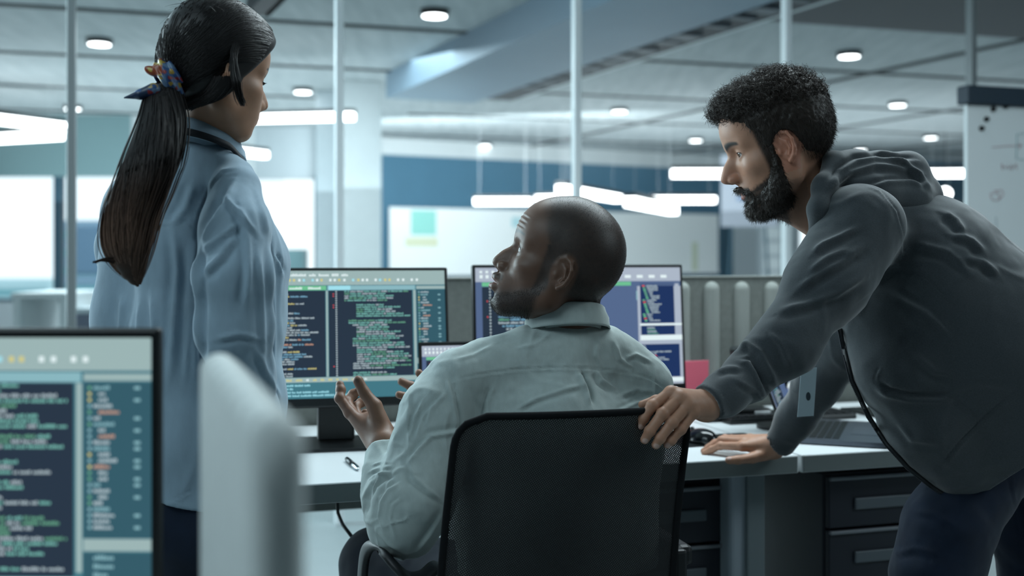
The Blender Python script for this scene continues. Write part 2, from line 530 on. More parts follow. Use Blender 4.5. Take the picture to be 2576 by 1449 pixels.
# linear pendant lamps of the far room, and glowing bars for lamps reflected in the glass
def linear(name, a, b, w, lb, grp='linear lamps hanging in the far room'):
    b = PX(b[0], b[1], a[2] * (HOR - a[1]) / (HOR - b[1])); a = PX(*a)      # both ends at one height
    c = (a + b) / 2; L = (b - a).length
    r = thing('linear_lamp', lb, 'hanging lamp', c, math.atan2((b - a).y, (b - a).x), grp)
    MB().box((0, 0, 0), (L, w, w * 0.8), 0.004).build('diffuser', M_lamp, r)
    MB().box((0, 0, w * 0.6), (L + 0.02, w * 1.1, w * 0.4), 0.004).build('housing', M_black, r)
    h = CZ - c.z
    for s in (-1, 1):
        MB().cyl((s * L * 0.4, 0, w * 0.6), (s * L * 0.4, 0, h), 0.0010, n=6).build('cable', M_pole, r)
linear('l', (600, 300, 10.0), (890, 293), 0.085, 'long white linear lamp right of the face of the woman')
linear('l', (565, 378, 12.5), (668, 390), 0.10, 'short white linear lamp below the chin of the woman')
linear('l', (-150, 283, 11.0), (165, 321), 0.11, 'upper white linear lamp at the left edge')
linear('l', (-120, 356, 12.0), (152, 340), 0.11, 'lower white linear lamp at the left edge')
linear('l', (1690, 437, 13.5), (1860, 437), 0.12, 'linear lamp in front of the nose of the bearded man')
linear('l', (2330, 437, 13.5), (2470, 436), 0.11, 'linear lamp between grey hood and white flip board')
linear('l', (1192, 507, 14.5), (1336, 507), 0.11, 'leftmost glowing bar above the shaved head, for a lamp reflected in the glass')  # bars above and beside the shaved head stand in for glass reflections
linear('l', (1350, 500, 14.9), (1420, 498), 0.10, 'short glowing bar just above the shaved head, for a lamp reflected in the glass')
linear('l', (1410, 476, 14.0), (1555, 500), 0.13, 'slanting glowing bar crossing the centre pole, for a lamp reflected in the glass')
linear('l', (1584, 508, 12.2), (1694, 530), 0.13, 'slanting glowing bar right of the shaved head, for a lamp reflected in the glass')
linear('l', (1640, 503, 15.0), (1800, 503), 0.11, 'level glowing bar right of the shaved head, for a lamp reflected in the glass')
linear('l', (2380, 525, 15.0), (2440, 532), 0.14, 'linear lamp behind the back of the bearded man')
# globe lamp at the far right
p = PX(2378, 487, 16.2)
r = thing('globe_lamp', 'small round white globe lamp behind the bearded man', 'hanging lamp', p)
bm_ = bmesh.new(); bmesh.ops.create_uvsphere(bm_, u_segments=20, v_segments=12, radius=0.09)
MB().bm(bm_, 0, True).build('globe', M_lamp, r)
MB().cyl((0, 0, 0.08), (0, 0, CZ - p.z), 0.006, n=6).build('cable', M_black, r)

# furniture of the far room seen through the glass
def desk_far(px0, px1, d, z, lb):
    a = PX(px0, HOR, d); b = PX(px1, HOR, d)
    r = thing('far_desk', lb, 'desk', ((a.x + b.x) / 2, d, 0))
    w = b.x - a.x
    MB().bounds((-w / 2, -0.35, z - 0.04), (w / 2, 0.35, z), 0.005).build('desktop', M_white, r)
    for s in (-1, 1):
        MB().bounds((s * (w / 2 - 0.03) - 0.025, -0.33, 0), (s * (w / 2 - 0.03) + 0.025, 0.33, z - 0.04), 0.004).build('leg', M_white, r)
    return r
r = desk_far(82, 215, 8.0, 0.95, 'white high desk beyond the glass at the far left')
p = PX(190, HOR, 7.5)
r = thing('storage_box', 'grey storage box under the white high desk at left', 'box', (p.x, 7.9, 0))
MB().bounds((-0.16, -0.12, 0), (0.12, 0.12, 0.80), 0.01).build('body', mat('grey_violet', srgb(110, 116, 132), 0.7), r)
MB().bounds((-0.17, -0.13, 0.80), (0.13, 0.13, 0.84), 0.008).build('lid', M_pale, r)
p = PX(205, HOR, 11.5)
r = thing('wall_screen', 'large blue grey screen standing before the left windows', 'screen', (p.x, 11.5, 0))
MB().bounds((-0.16, 0, 1.02), (0.55, 0.06, 1.52), 0.02).build('panel', mat('blue_grey_panel', srgb(88, 116, 140), 0.5), r)
MB().cyl((0.25, 0.03, 0), (0.25, 0.03, 1.05), 0.03).build('post', M_navy, r)
MB().bounds((0.0, -0.25, 0), (0.5, 0.3, 0.03), 0.01).build('foot', M_navy, r)
p = PX(960, 690, 6.2)
r = thing('desk_plant', 'dark low plant pot behind the partition beside the left monitor', 'plant pot', (p.x, p.y, 0))
MB().bounds((-0.5, -0.25, 0.92), (0.35, 0.25, 0.96)).build('shelf', M_white, r)
MB().bounds((-0.48, -0.2, 0.0), (-0.44, 0.2, 0.92)).build('leg', M_white, r)
MB().bounds((0.3, -0.2, 0.0), (0.34, 0.2, 0.92)).build('leg', M_white, r)
MB().cyl((0, 0, 0.96), (0, 0, 1.08), 0.06, 0.08, n=20).build('pot', mat('dark_pot', srgb(58, 66, 74), 0.7), r)
random.seed(8)
mb = MB()
for k in range(40):
    a_ = random.uniform(0, 6.28); rr = random.uniform(0.03, 0.11)
    mb.tube([(0, 0, 1.06), (rr * 0.5 * math.cos(a_), rr * 0.5 * math.sin(a_), 1.09), (rr * math.cos(a_), rr * math.sin(a_), 1.075 + random.uniform(0, 0.04))], [0.004, 0.009, 0.002], n=5)
mb.build('leaves', mat('dark_leaf', srgb(52, 66, 70), 0.7), r)
# ================================================================= DESKS, SCREENS AND SMALL THINGS
VE, VB = 2.27, 3.05            # front edge and back edge of the desks
ZD = 0.74
M_top = mat('white_laminate', srgb(216, 220, 222), 0.45, var=0.01)
M_edge = mat('grey_edge_band', srgb(112, 120, 120), 0.5)
M_leg = mat('grey_metal_leg', srgb(150, 160, 168), 0.5)
M_ped = mat('navy_black_metal', srgb(26, 30, 40), 0.5, bump=0.1, scale=600)
M_handle = mat('grey_recess_handle', srgb(84, 92, 98), 0.5)
M_trimk = mat('pale_drawer_trim', srgb(120, 124, 130), 0.4, 0.3)
M_alu = mat('dark_aluminium', srgb(96, 102, 112), 0.35, 0.8)
M_bez = mat('black_bezel', srgb(14, 18, 20), 0.4)
M_felt = mat('grey_felt', srgb(118, 122, 118), 0.95, bump=0.5, scale=400, var=0.10, vscale=60)
M_feltw = mat('white_felt', srgb(208, 213, 212), 0.9, bump=0.3, scale=400, var=0.04, vscale=60)

def desk(u0, u1, lb):
    c = UV((u0 + u1) / 2, VE, 0)
    r = thing('desk', lb, 'desk', c, ANG, 'white desks in the middle row')
    w = (u1 - u0) / 2 - 0.004; D = VB - VE
    mb = MB().bounds((-w, 0, ZD - 0.042), (w, D, ZD), 0.003, 0)
    mb.bounds((-w + 0.004, -0.0015, ZD - 0.040), (w - 0.004, 0.0, ZD - 0.003), 0, 1)
    mb.build('desktop', [M_top, M_edge], r)
    return r, w, D
d1, w1, D1 = desk(-0.30, 1.392, 'white desk in front of the seated man')
d2, w2, D2 = desk(1.392, 3.1, 'white desk at right, behind the bearded man')
def deskleg(r, x, D):
    mb = MB().bounds((x - 0.026, 0.10, 0.02), (x + 0.026, 0.16, ZD - 0.042), 0.012, 0, 3)
    mb.bounds((x - 0.026, 0.05, 0.0), (x + 0.026, D - 0.05, 0.03), 0.006)
    mb.build('leg', M_leg, r)
CU = (-0.30 + 1.392) / 2
deskleg(d1, u_at(1853, 2.385) - CU, D1); deskleg(d1, -w1 + 0.1, D1); deskleg(d2, w2 - 0.1, D2)
MB().bounds((u_at(1880, 2.36) - CU, 0.09, 0.0), (u_at(1925, 2.36) - CU, 0.14, ZD - 0.042), 0.004).build('side_panel', mat('grey_panel', srgb(112, 122, 126), 0.5), d1)
MB().bounds((-w1 + 0.25, D1 - 0.06, 0.10), (w1 - 0.42, D1 - 0.04, 0.30), 0.004).build('cable_tray', mat('teal_grey_tray', srgb(84, 116, 128), 0.5), d1)

def pedestal(u0, u1, v0, depth, ztop, zs, lb, hx0, hx1):
    r = thing('drawer_unit', lb, 'drawer unit', UV(u0, v0, 0), ANG, 'dark drawer units under the desks')
    w = u1 - u0
    MB().bounds((0, 0.02, 0.05), (w, depth, ztop), 0.004).build('body', M_ped, r)
    for i in range(len(zs) - 1):
        zt, zb = zs[i], zs[i + 1] + 0.006
        f = MB().bounds((0.003, -0.002, zb), (w - 0.003, 0.018, zt), 0.003).build('drawer', M_ped, r)
        MB().bounds((0.003, -0.010, zt - 0.008), (w - 0.003, 0.0, zt), 0.002).build('edge_trim', M_trimk, f)
        zc = zt - 0.065
        MB().bounds((hx0 * w, -0.009, zc - 0.016), (hx1 * w, -0.001, zc + 0.012), 0.003).build('handle', M_handle, f)
    for x in (0.05, w - 0.05):
        MB().cyl((x, 0.08, 0), (x, 0.08, 0.05), 0.02).build('castor', M_bez, r)
# left unit: its front seen between chair and desk leg
VU = 2.42
uR = u_at(1826, VU)
pedestal(uR - 0.42, uR, VU, 0.5, z_at(1760, 1212, VU), [z_at(1800, 1222, VU), z_at(1800, 1368, VU), z_at(1800, 1368, VU) - 0.145, 0.06],
         'dark drawer unit seen right of the black chair back', 0.25, 0.87)
VU = 2.34
uL = u_at(2082, VU)
pedestal(uL, uL + 0.45, VU, 0.55, z_at(2100, 1195, VU), [z_at(2100, 1200, VU), z_at(2100, 1335, VU), z_at(2100, 1335, VU) - 0.15, 0.06],
         'dark drawer unit beside the legs of the bearded man', 0.16, 0.80)

# partition of felt with embossed capsules
r = thing('desk_partition', 'long grey felt partition behind the monitors, ribbed at its right end', 'partition', UV(0, VB + 0.02, 0), ANG)
ZP = 1.136
mb = MB().bounds((u_at(600, VB), 0, 0.5), (3.4, 0.04, ZP), 0.006)
mb.build('felt_panel', M_felt, r)
def capsule_mb(mb, cx, y, z0, z1, rr, h, M=None):
    """raised rib with round ends, standing out by h towards -y"""
    n, m = 10, 6
    rings = []
    for j in range(m + 1):
        t = j / m * math.pi / 2
        s = math.cos(t); dep = math.sin(t) * h
        ring = []
        for k in range(n + 1):
            a = math.pi * k / n
            ring.append((cx + rr * s * math.cos(a), y - dep, z1 - rr + rr * s * math.sin(a)))
        for k in range(n + 1):
            a = math.pi + math.pi * k / n
            ring.append((cx + rr * s * math.cos(a), y - dep, z0 + rr + rr * s * math.sin(a)))
        rings.append(ring)
    N = len(rings[0]); vs = [p for r_ in rings for p in r_]; fs = []
    for j in range(m):
        for k in range(N):
            fs.append([j * N + k, (j + 1) * N + k, (j + 1) * N + (k + 1) % N, j * N + (k + 1) % N])
    mb.add(vs, fs, 0, True, M)
M_rib = mat('pale_grey_felt', srgb(146, 150, 146), 0.9, bump=0.3, scale=400)
for px in (1722, 1797, 1873, 1949, 2025, 2101, 2177, 2253):
    m_ = MB(); capsule_mb(m_, u_at(px, VB), 0.001, 0.80, z_at(px, 708, VB), 0.026, 0.024)
    m_.build('rib', M_rib, r)
MB().bounds((u_at(600, VB), -0.004, ZP - 0.001), (3.4, 0.044, ZP + 0.004), 0.001).build('top_seam', M_rib, r)

# ---- what the screens show
PAL = {}
def pal(name, r_, g_, b_, s=1.0):
    PAL[name] = emat('screen_' + name, srgb(r_, g_, b_), s)
for nm, c in dict(navy=(36, 48, 62), navy2=(28, 46, 84), slate=(74, 92, 124), side=(46, 80, 92), bar=(136, 158, 158), bar2=(150, 160, 174), line=(120, 160, 168),
                  green=(96, 168, 128), cyan=(140, 196, 208), white=(158, 174, 180), blue=(108, 154, 178), grn=(92, 148, 122),
                  yel=(184, 178, 118), red=(196, 74, 78), org=(176, 136, 118), teal=(58, 104, 116), light=(200, 214, 216), mint=(110, 170, 160)).items():
    pal(nm, *c)
PK = list(PAL)
def screen_mesh(W, H, seed, style='code'):
    """flat picture of a code editor, W x H metres, origin at the lower left corner, facing -y"""
    rnd = random.Random(seed)
    mb = MB()
    mi = {k: i for i, k in enumerate(PK)}
    def q(x0, z0, x1, z1, c, lay=1):
        y = -0.0003 * lay
        mb.add([(x0 * W, y, z0 * H), (x1 * W, y, z0 * H), (x1 * W, y, z1 * H), (x0 * W, y, z1 * H)], [[0, 1, 2, 3]], mi[c])
    def word(x, z, n, h, c, x1):
        cw = h * 0.52 * H / W
        for k in range(n):
            if x + cw > x1: break
            hh = h * rnd.choice((0.55, 0.6, 0.75, 0.8)); 
            q(x, z, x + cw * 0.74, z + hh, c, 3)
            x += cw
        return x + cw * 0.8
    def pane(x0, x1, z0, z1, nl, density, cols, bg='navy'):
        q(x0, z0, x1, z1, bg, 1)
        lh = (z1 - z0) / nl
        g = x0 + 0.05 * (x1 - x0)
        ind = 1
        for k in range(nl):
            z = z1 - (k + 1) * lh + lh * 0.2
            q(g + 0.012, z, g + 0.012 + 0.007, z + lh * 0.5, 'white', 2)
            if rnd.random() < 0.13: q(g, z, g + 0.005, z + lh * 0.5, 'red', 2)
            if rnd.random() < 0.10: ind = rnd.choice((1, 1, 2, 3)); continue
            ind = max(1, min(5, ind + rnd.choice((-1, 0, 0, 0, 1))))
            x = g + 0.035 + ind * 0.018
            end = x + (x1 - x) * rnd.uniform(*density)
            c = rnd.choice(cols)
            while x < end:
                if rnd.random() < 0.5: c = rnd.choice(cols)
                x = word(x, z, rnd.randint(2, 8), lh * 0.86, c, x1 - 0.008)
                if x > x1 - 0.015: break
    if style == 'code':
        q(0, 0, 1, 1, 'teal', 0)
        q(0, 0.885, 1, 1, 'bar', 1)
        x = 0.02
        for k in range(9): x = word(x, 0.955, rnd.randint(4, 9), 0.026, 'light', 0.9) + 0.006
        x = 0.02
        for k in range(33): q(x, 0.915, x + 0.010, 0.935, rnd.choice(('light', 'light', 'cyan', 'yel')), 2); x += rnd.choice((0.02, 0.024, 0.04))
        q(0, 0.845, 0.45, 0.88, 'green', 2); q(0.455, 0.845, 0.86, 0.88, 'line', 2); q(0.46, 0.845, 0.56, 0.88, 'cyan', 3); q(0.865, 0.85, 1, 0.875, 'bar', 2)
        x = 0.2
        for k in range(3): x = word(x, 0.852, 8, 0.024, 'light', 0.44) + 0.02
        pane(0.01, 0.445, 0.165, 0.842, 36, (0.25, 0.85), ('white', 'white', 'white', 'blue', 'blue', 'yel', 'org', 'white'))
        pane(0.46, 0.845, 0.165, 0.842, 38, (0.45, 1.0), ('white', 'mint', 'mint', 'grn', 'white', 'mint', 'white'))
        q(0.448, 0.165, 0.457, 0.842, 'bar', 2); q(0.85, 0.18, 0.862, 0.842, 'bar', 2)
        q(0.864, 0.30, 1, 0.845, 'side', 1)
        for k in range(24):
            z = 0.82 - k * 0.0212
            word(0.885 + rnd.choice((0, 0, 0.01)), z, rnd.randint(3, 9), 0.016, rnd.choice(('white', 'white', 'white', 'white', 'white', 'line', 'org')), 0.96)
            if rnd.random() < 0.5: q(0.966, z, 0.978, z + 0.01, 'line', 2)
            q(0.874, z, 0.880, z + 0.011, rnd.choice(('line', 'grn', 'line', 'yel')), 2)
        q(0.864, 0.255, 1, 0.298, 'bar', 1); q(0.864, 0.0, 1, 0.25, 'side', 1)
        for k in range(7): word(0.885, 0.225 - k * 0.03, rnd.randint(4, 10), 0.02, 'line', 0.97)
        q(0, 0.125, 0.862, 0.162, 'bar', 2)
        x = 0.1
        for k in range(16): x = word(x, 0.135, rnd.randint(2, 5), 0.02, rnd.choice(('light', 'yel', 'light')), 0.84) + 0.012
        for k in range(4):
            x = 0.03
            for j in range(rnd.randint(9, 14)): x = word(x, 0.095 - k * 0.026, rnd.randint(3, 9), 0.018, 'cyan', 0.8)
    else:
        q(0, 0, 1, 1, 'bar2', 0)
        q(0, 0.89, 1, 1, 'bar2', 1)
        x = 0.02
        for k in range(14): q(x, 0.955, x + 0.012, 0.975, 'light', 2); q(x, 0.912, x + 0.014, 0.94, 'light', 2); x += 0.028
        x = 0.72
        for k in range(4): q(x, 0.91, x + 0.03, 0.935, 'light', 2); x += 0.06
        q(0, 0.84, 1, 0.882, 'slate', 1)
        q(0.03, 0.845, 0.75, 0.878, 'green', 2)
        q(0, 0.02, 0.03, 0.84, 'slate', 1)
        pane(0.03, 0.46, 0.06, 0.84, 30, (0.3, 0.95), ('white', 'white', 'blue', 'grn', 'white'), 'navy')
        q(0.465, 0.06, 0.79, 0.84, 'slate', 1); q(0.775, 0.72, 0.781, 0.80, 'line', 2)
        for k in range(3): q(0.78, 0.1, 0.79, 0.84, 'bar2', 2)
        q(0.795, 0.52, 0.965, 0.865, 'navy2', 1)
        for k in range(18):
            z = 0.835 - k * 0.0175
            q(0.805 + (k % 7) * 0.003, z, 0.818 + (k % 7) * 0.003, z + 0.012, rnd.choice(('grn', 'grn', 'green', 'red')), 2)
            word(0.825 + (k % 7) * 0.004, z, rnd.randint(3, 16), 0.015, 'white', 0.96)
        q(0.97, 0.52, 0.99, 0.86, 'bar2', 2)
        q(0.79, 0.50, 1, 0.518, 'light', 2); q(0.795, 0.42, 0.965, 0.5, 'navy2', 1)
        for k in range(4): word(0.825, 0.475 - k * 0.016, rnd.randint(3, 16), 0.015, 'grn' if k % 2 else 'white', 0.96)
        q(0.79, 0.375, 1, 0.418, 'light', 2); q(0.79, 0.34, 1, 0.372, 'bar2', 2)
        q(0.795, 0.06, 0.985, 0.34, 'navy2', 1)
        for k in range(16):
            x = 0.80
            for j in range(rnd.randint(1, 5)): x = word(x, 0.32 - k * 0.0168, rnd.randint(2, 8), 0.015, rnd.choice(('white', 'white', 'white', 'red')) if k % 4 == 1 else 'white', 0.97)
        q(0.79, 0.02, 1, 0.055, 'light', 2); q(0.03, 0.02, 0.78, 0.055, 'bar2', 2)
    return mb
def add_screen(parent, W, H, loc, seed, style='code'):
    o = screen_mesh(W, H, seed, style).build('display', [PAL[k] for k in PK], parent)
    o.location = loc
    return o
def monitor(lb, u, v, rz, tilt, ztop, seed, style, W=0.545, H=0.322, arm_h=0.22, base=True, group='desktop monitors'):
    """u, v: middle of the stand; screen plane a little in front of it"""
    p = UV(u, v, ZD)
    r = thing('monitor', lb, 'monitor', p, ANG + rz, group)
    hz = ztop - ZD
    T = Matrix.Translation((0, -0.05, hz - H / 2)) @ Matrix.Rotation(-tilt, 4, 'X')
    s = MB().bounds((-W / 2, 0, -H / 2), (W / 2, 0.016, H / 2), 0.004)
    s.bounds((-0.14, 0.015, -0.12), (0.14, 0.045, 0.10), 0.012)
    hs = s.build('housing', M_bez, r); hs.matrix_local = T
    dsp = screen_mesh(W - 0.016, H - 0.030, seed, style).build('display', [PAL[k] for k in PK], hs)
    dsp.location = (-W / 2 + 0.008, -0.0006, -H / 2 + 0.022)
    if base:
        MB().bounds((-0.045, 0.0, 0.01), (0.045, 0.03, hz - H / 2 + 0.04), 0.006).build('neck', M_bez, r)
        MB().bounds((-0.135, -0.10, 0), (0.135, 0.10, 0.008), 0.0035).build('base', M_bez, r)
    lt = MB().cyl((W / 2 - 0.03, -0.002, -H / 2 + 0.010), (W / 2 - 0.03, 0.0, -H / 2 + 0.010), 0.003).build('power_light', emat('power_led', (0.8, 0.9, 1, 1), 1.5), hs)
    return r
# monitor placement: right top corner seen at px, py, at row v
def place_monitor(lb, pxc, v, rz, tilt, pytop, seed, style, W=0.545, H=0.322, **k):
    u = u_at(pxc, v)
    return monitor(lb, u, v, rz, tilt, z_at(pxc, pytop, v - 0.05), seed, style, W, H, **k)
place_monitor('monitor full of code, between the woman and the raised hand', 846, 2.72, math.radians(-4), math.radians(9), 671, 11, 'code', W=0.54, H=0.335)
place_monitor('monitor behind the head of the seated man', 1448, 2.74, math.radians(-3), math.radians(5), 665, 23, 'mix', W=0.57, H=0.335)
place_monitor('monitor half hidden by the sleeve of the bearded man', 2262, 2.80, math.radians(0), math.radians(3), 678, 31, 'code')

# foreground monitor at the left edge of the picture, on its own desk
r = thing('desk', 'white desk under the large monitor at the lower left', 'desk', (-0.55, 1.15, 0), 0.0)
MB().bounds((-0.62, -0.35, ZD - 0.04), (0.24, 0.10, ZD), 0.004).build('desktop', M_top, r)
for sx in (-0.55, 0.18):
    MB().bounds((sx - 0.02, -0.33, 0), (sx + 0.02, 0.08, ZD - 0.04), 0.004).build('leg', M_leg, r)
pr = PX(405, 825, 1.17)
root = thing('monitor', 'large blurred monitor full of code at the lower left corner', 'monitor', (pr.x - 0.272, 1.19, ZD), math.radians(-1), 'desktop monitors')
hz = pr.z - ZD
s = MB().bounds((-0.272, -0.02, hz - 0.322), (0.272, -0.004, hz), 0.004).build('housing', M_bez, root)
dsp = screen_mesh(0.528, 0.30, 11, 'code').build('display', [PAL[k] for k in PK], s); dsp.location = (-0.264, -0.0206, hz - 0.31)
MB().bounds((-0.03, -0.005, 0.01), (0.03, 0.02, hz - 0.1), 0.005).build('neck', M_bez, root)
MB().bounds((-0.12, -0.12, 0), (0.12, 0.07, 0.012), 0.004).build('base', M_bez, root)

# foreground ribbed divider
A = Vector((-0.252, 0.95, 0)); B = Vector((-0.113, 0.545, 0))
dv = (B - A); L = dv.length; a = math.atan2(dv.y, dv.x)
r = thing('desk_divider', 'white ribbed felt divider standing blurred in the foreground, left of the seated man', 'divider', A, a)
zt = 1.12
n = 220
vs, fs = [], []
prof = []
for side in (1, -1):
    for k in range(n + 1):
        x = L * k / n if side == 1 else L * (n - k) / n
        ph = (x / L * 9.0) % 1.0
        th = 0.006 + 0.009 * abs(math.sin(math.pi * ph)) ** 0.7
        prof.append((x, side * th))
rows = []
for j in range(9):                         # rounded top edge, top corners rounded off as well
    t = j / 8 * math.pi / 2
    for (x, y) in prof:
        e = min(x, L - x)
        R = 0.035
        dz = 0.0 if e > R else R - math.sqrt(max(R * R - (R - e) ** 2, 0))
        rows.append((x, y * (math.cos(t) if j < 8 else 0.0), zt - dz - 0.012 + 0.012 * math.sin(t)))
N = len(prof)
base = [(x, y, 0.02) for x, y in prof]
vs = base + rows
fs = [[i, N + i, N + (i + 1) % N, (i + 1) % N] for i in range(N)]
for j in range(8):
    fs += [[N + j * N + i, N + (j + 1) * N + i, N + (j + 1) * N + (i + 1) % N, N + j * N + (i + 1) % N] for i in range(N)]
mb = MB(); mb.add(vs, [q[::-1] for q in fs], 0, True)
mb.build('felt_panel', M_feltw, r)
MB().bounds((0.02, -0.08, 0), (0.08, 0.08, 0.02), 0.004).build('foot', M_leg, r)
MB().bounds((L - 0.08, -0.08, 0), (L - 0.02, 0.08, 0.02), 0.004).build('foot', M_leg, r)

# laptop of the seated man
def laptop(lb, loc, rz, opening, seed, style='mix', W=0.355, D=0.245, black=False):
    r = thing('laptop', lb, 'laptop', loc, rz, 'laptops on the desks')
    bmt = M_alu
    MB().rprism(W, D, 0.012, 0.003, 0.014).build('base', bmt, r)
    k = MB()
    for i in range(6):
        for j in range(14):
            k.bounds((-0.15 + j * 0.0215, 0.09 - i * 0.0185, 0.0142), (-0.15 + j * 0.0215 + 0.0185, 0.09 - i * 0.0185 + 0.0155, 0.0152))
    k.build('keyboard', M_bez, r)
    MB().bounds((-0.065, -0.105, 0.0141), (0.065, -0.025, 0.0146)).build('trackpad', mat('trackpad_grey', srgb(82, 88, 98), 0.3, 0.5), r)
    T = Matrix.Translation((0, D / 2 - 0.004, 0.014)) @ Matrix.Rotation(-opening, 4, 'X')
    l_ = MB().bounds((-W / 2, 0, 0), (W / 2, 0.007, 0.242), 0.003).build('lid', M_bez, r); l_.matrix_local = T
    ds = screen_mesh(W - 0.016, 0.218, seed, style).build('display', [PAL[q] for q in PK], l_)
    ds.location = (-W / 2 + 0.008, -0.0006, 0.014)
    return r
u = u_at(1272, 2.47); p = UV(u, 2.47, ZD)
laptop('open laptop mostly hidden behind the left shoulder of the seated man', p, ANG + math.radians(-2), math.radians(8), 41)
pl = PX(2120, 1090, 2.86)
laptop('grey laptop on the right desk, its screen turned sideways', (pl.x, pl.y, ZD), ANG + math.radians(52), math.radians(20), 43)

# mouse, mouse pad, keyboard, pen, folder, cables and other small things
def at_desk(px, py):
    d = (CAMZ - ZD) * FPX / (py - HOR)
    return Vector(((px - 1288) / FPX * d, d, ZD))
p = at_desk(1800, 1108)
r = MB().rprism(0.24, 0.15, 0.012, 0, 0.003).build('mouse_pad', M_bez); r.location = p; r.rotation_euler = (0, 0, ANG)
tag(r, 'black mouse pad beside the hand on the desk edge', 'mouse pad')
p = at_desk(1762, 1116)
r = thing('computer_mouse', 'shiny black computer mouse beside the hand on the chair', 'mouse', (p.x, p.y, ZD + 0.003), ANG + 0.3)
bm = bmesh.new(); bmesh.ops.create_uvsphere(bm, u_segments=28, v_segments=18, radius=1.0)
for v in bm.verts:
    x, y, z = v.co
    v.co = (x * 0.031, y * 0.055, max(z, 0) ** 0.8 * 0.035 * (1 - 0.15 * y))
MB().bm(bm, 0, True).build('shell', mat('glossy_black', srgb(12, 14, 16), 0.12), r)
MB().cyl((-0.003, 0.03, 0.029), (0.003, 0.03, 0.029), 0.006).build('wheel', M_bez, r)
p = at_desk(2025, 1060)
r = thing('keyboard', 'black keyboard behind the sleeve of the bearded man', 'keyboard', (p.x - 0.05, p.y + 0.05, ZD), ANG)
MB().bounds((-0.2, -0.065, 0), (0.2, 0.065, 0.016), 0.005).build('body', M_bez, r)
k = MB()
for i in range(5):
    for j in range(15):
        k.bounds((-0.19 + j * 0.0254, -0.055 + i * 0.0225, 0.016), (-0.19 + j * 0.0254 + 0.021, -0.055 + i * 0.0225 + 0.018, 0.020))
k.build('keys', mat('black_keys', srgb(26, 28, 32), 0.5), r)
p = at_desk(1845, 1055)
r = thing('docking_station', 'low black dock with a silver end behind the mouse', 'docking station', (p.x, p.y, ZD), ANG)
MB().bounds((-0.10, -0.04, 0), (0.10, 0.04, 0.034), 0.008).build('body', M_bez, r)
MB().bounds((0.045, -0.041, 0.010), (0.095, -0.038, 0.026), 0.001).build('silver_plate', M_pole, r)
p0 = at_desk(872, 1160); p1 = at_desk(908, 1192)
r = thing('pen', 'black and silver ballpoint pen lying on the desk', 'pen', (p0.x, p0.y, ZD + 0.0055), math.atan2(p1.y - p0.y, p1.x - p0.x))
MB().tube([(0, 0, 0), (0.004, 0, 0), (0.03, 0, 0), (0.075, 0, 0)], [0.003, 0.0052, 0.0055, 0.0055], 14).build('barrel', mat('pen_black', srgb(14, 28, 34), 0.3), r)
MB().tube([(0.075, 0, 0), (0.079, 0, 0), (0.115, 0, 0), (0.125, 0, 0), (0.132, 0, 0)], [0.0055, 0.0057, 0.0052, 0.003, 0.0008], 14).build('tip', mat('chrome', srgb(190, 200, 205), 0.15, 1.0), r)
p = at_desk(1000, 1085)
r = MB().rprism(0.10, 0.05, 0.01, 0, 0.008).build('cable_clip', M_bez); r.location = (p.x, p.y, ZD); r.rotation_euler = (0, 0, 0.4)
tag(r, 'small black card holder beside the wrist of the raised hand', 'holder')
# pink folder standing behind the right monitor
v = 2.92; u0 = u_at(1648, v); u1 = u_at(1783, v)
M_pink = mat('pink_card', srgb(240, 112, 134), 0.6)
r = thing('paper_folder', 'pink card folder standing behind the screen at the shoulder', 'folder', UV((u0 + u1) / 2, v, ZD), ANG)
w = (u1 - u0) / 2
MB().bounds((-w, 0, 0.0), (w, 0.004, z_at(1740, 908, v) - ZD), 0.001).build('front_sheet', M_pink, r)
MB().bounds((-w, 0.016, 0.0), (w, 0.02, z_at(1740, 914, v) - ZD), 0.001).build('back_sheet', M_pink, r)
# dark lamp-like stand left of the sleeve
p = PX(1866, 880, 2.98)
r = thing('desk_lamp', 'small dark desk lamp head against the grey partition', 'lamp', (p.x + 0.1, p.y, ZD), ANG)
MB().cyl((0, 0, 0), (0, 0, 0.01), 0.06).build('foot', M_bez, r)
MB().tube([(0, 0, 0.01), (0.02, 0, 0.12), (0, 0, p.z - ZD)], 0.006).build('arm', M_bez, r)
MB().bounds((-0.14, -0.02, p.z - ZD - 0.012), (0.02, 0.02, p.z - ZD + 0.012), 0.008).build('lamp_head', M_bez, r)
# cable under the desk
a = PX(846, 1262, 2.5); b = PX(880, 1345, 2.3)
r = MB().tube([UV(u_at(846, 2.5), 2.5, ZD - 0.05), PX(850, 1290, 2.5), PX(862, 1320, 2.45), PX(885, 1350, 2.4), PX(930, 1400, 2.42), PX(985, 1470, 2.5), PX(985, 1600, 2.6)], 0.004, 8).build('power_cable', M_bez)
tag(r, 'thin black cable hanging below the desk edge', 'cable')
# rolling white board at the right edge
v = 3.95
u0 = u_at(2432, v); dd = u0 * UY + v * UX
r = thing('rolling_whiteboard', 'white magnetic board with dark top rail at the right edge', 'whiteboard', UV(u0, v, 0), ANG)
zt = z_at(2432, 216, v); zr = z_at(2432, 262, v)
MB().bounds((0, 0, 0.55), (1.3, 0.02, zr), 0.004).build('panel', mat('board_enamel', srgb(214, 220, 222), 0.4), r)
MB().bounds((-0.02, -0.03, zr), (1.32, 0.04, zt), 0.006).build('top_rail', mat('navy_rail', srgb(22, 42, 56), 0.5), r)
MB().cyl((0.1, 0.03, 0.0), (0.1, 0.03, 0.6), 0.02).build('leg', M_pole, r)
MB().cyl((1.2, 0.03, 0.0), (1.2, 0.03, 0.6), 0.02).build('leg', M_pole, r)
red = mat('faded_red_ink', srgb(176, 140, 146), 0.6); tl = mat('pale_teal_ink', srgb(130, 168, 172), 0.6)
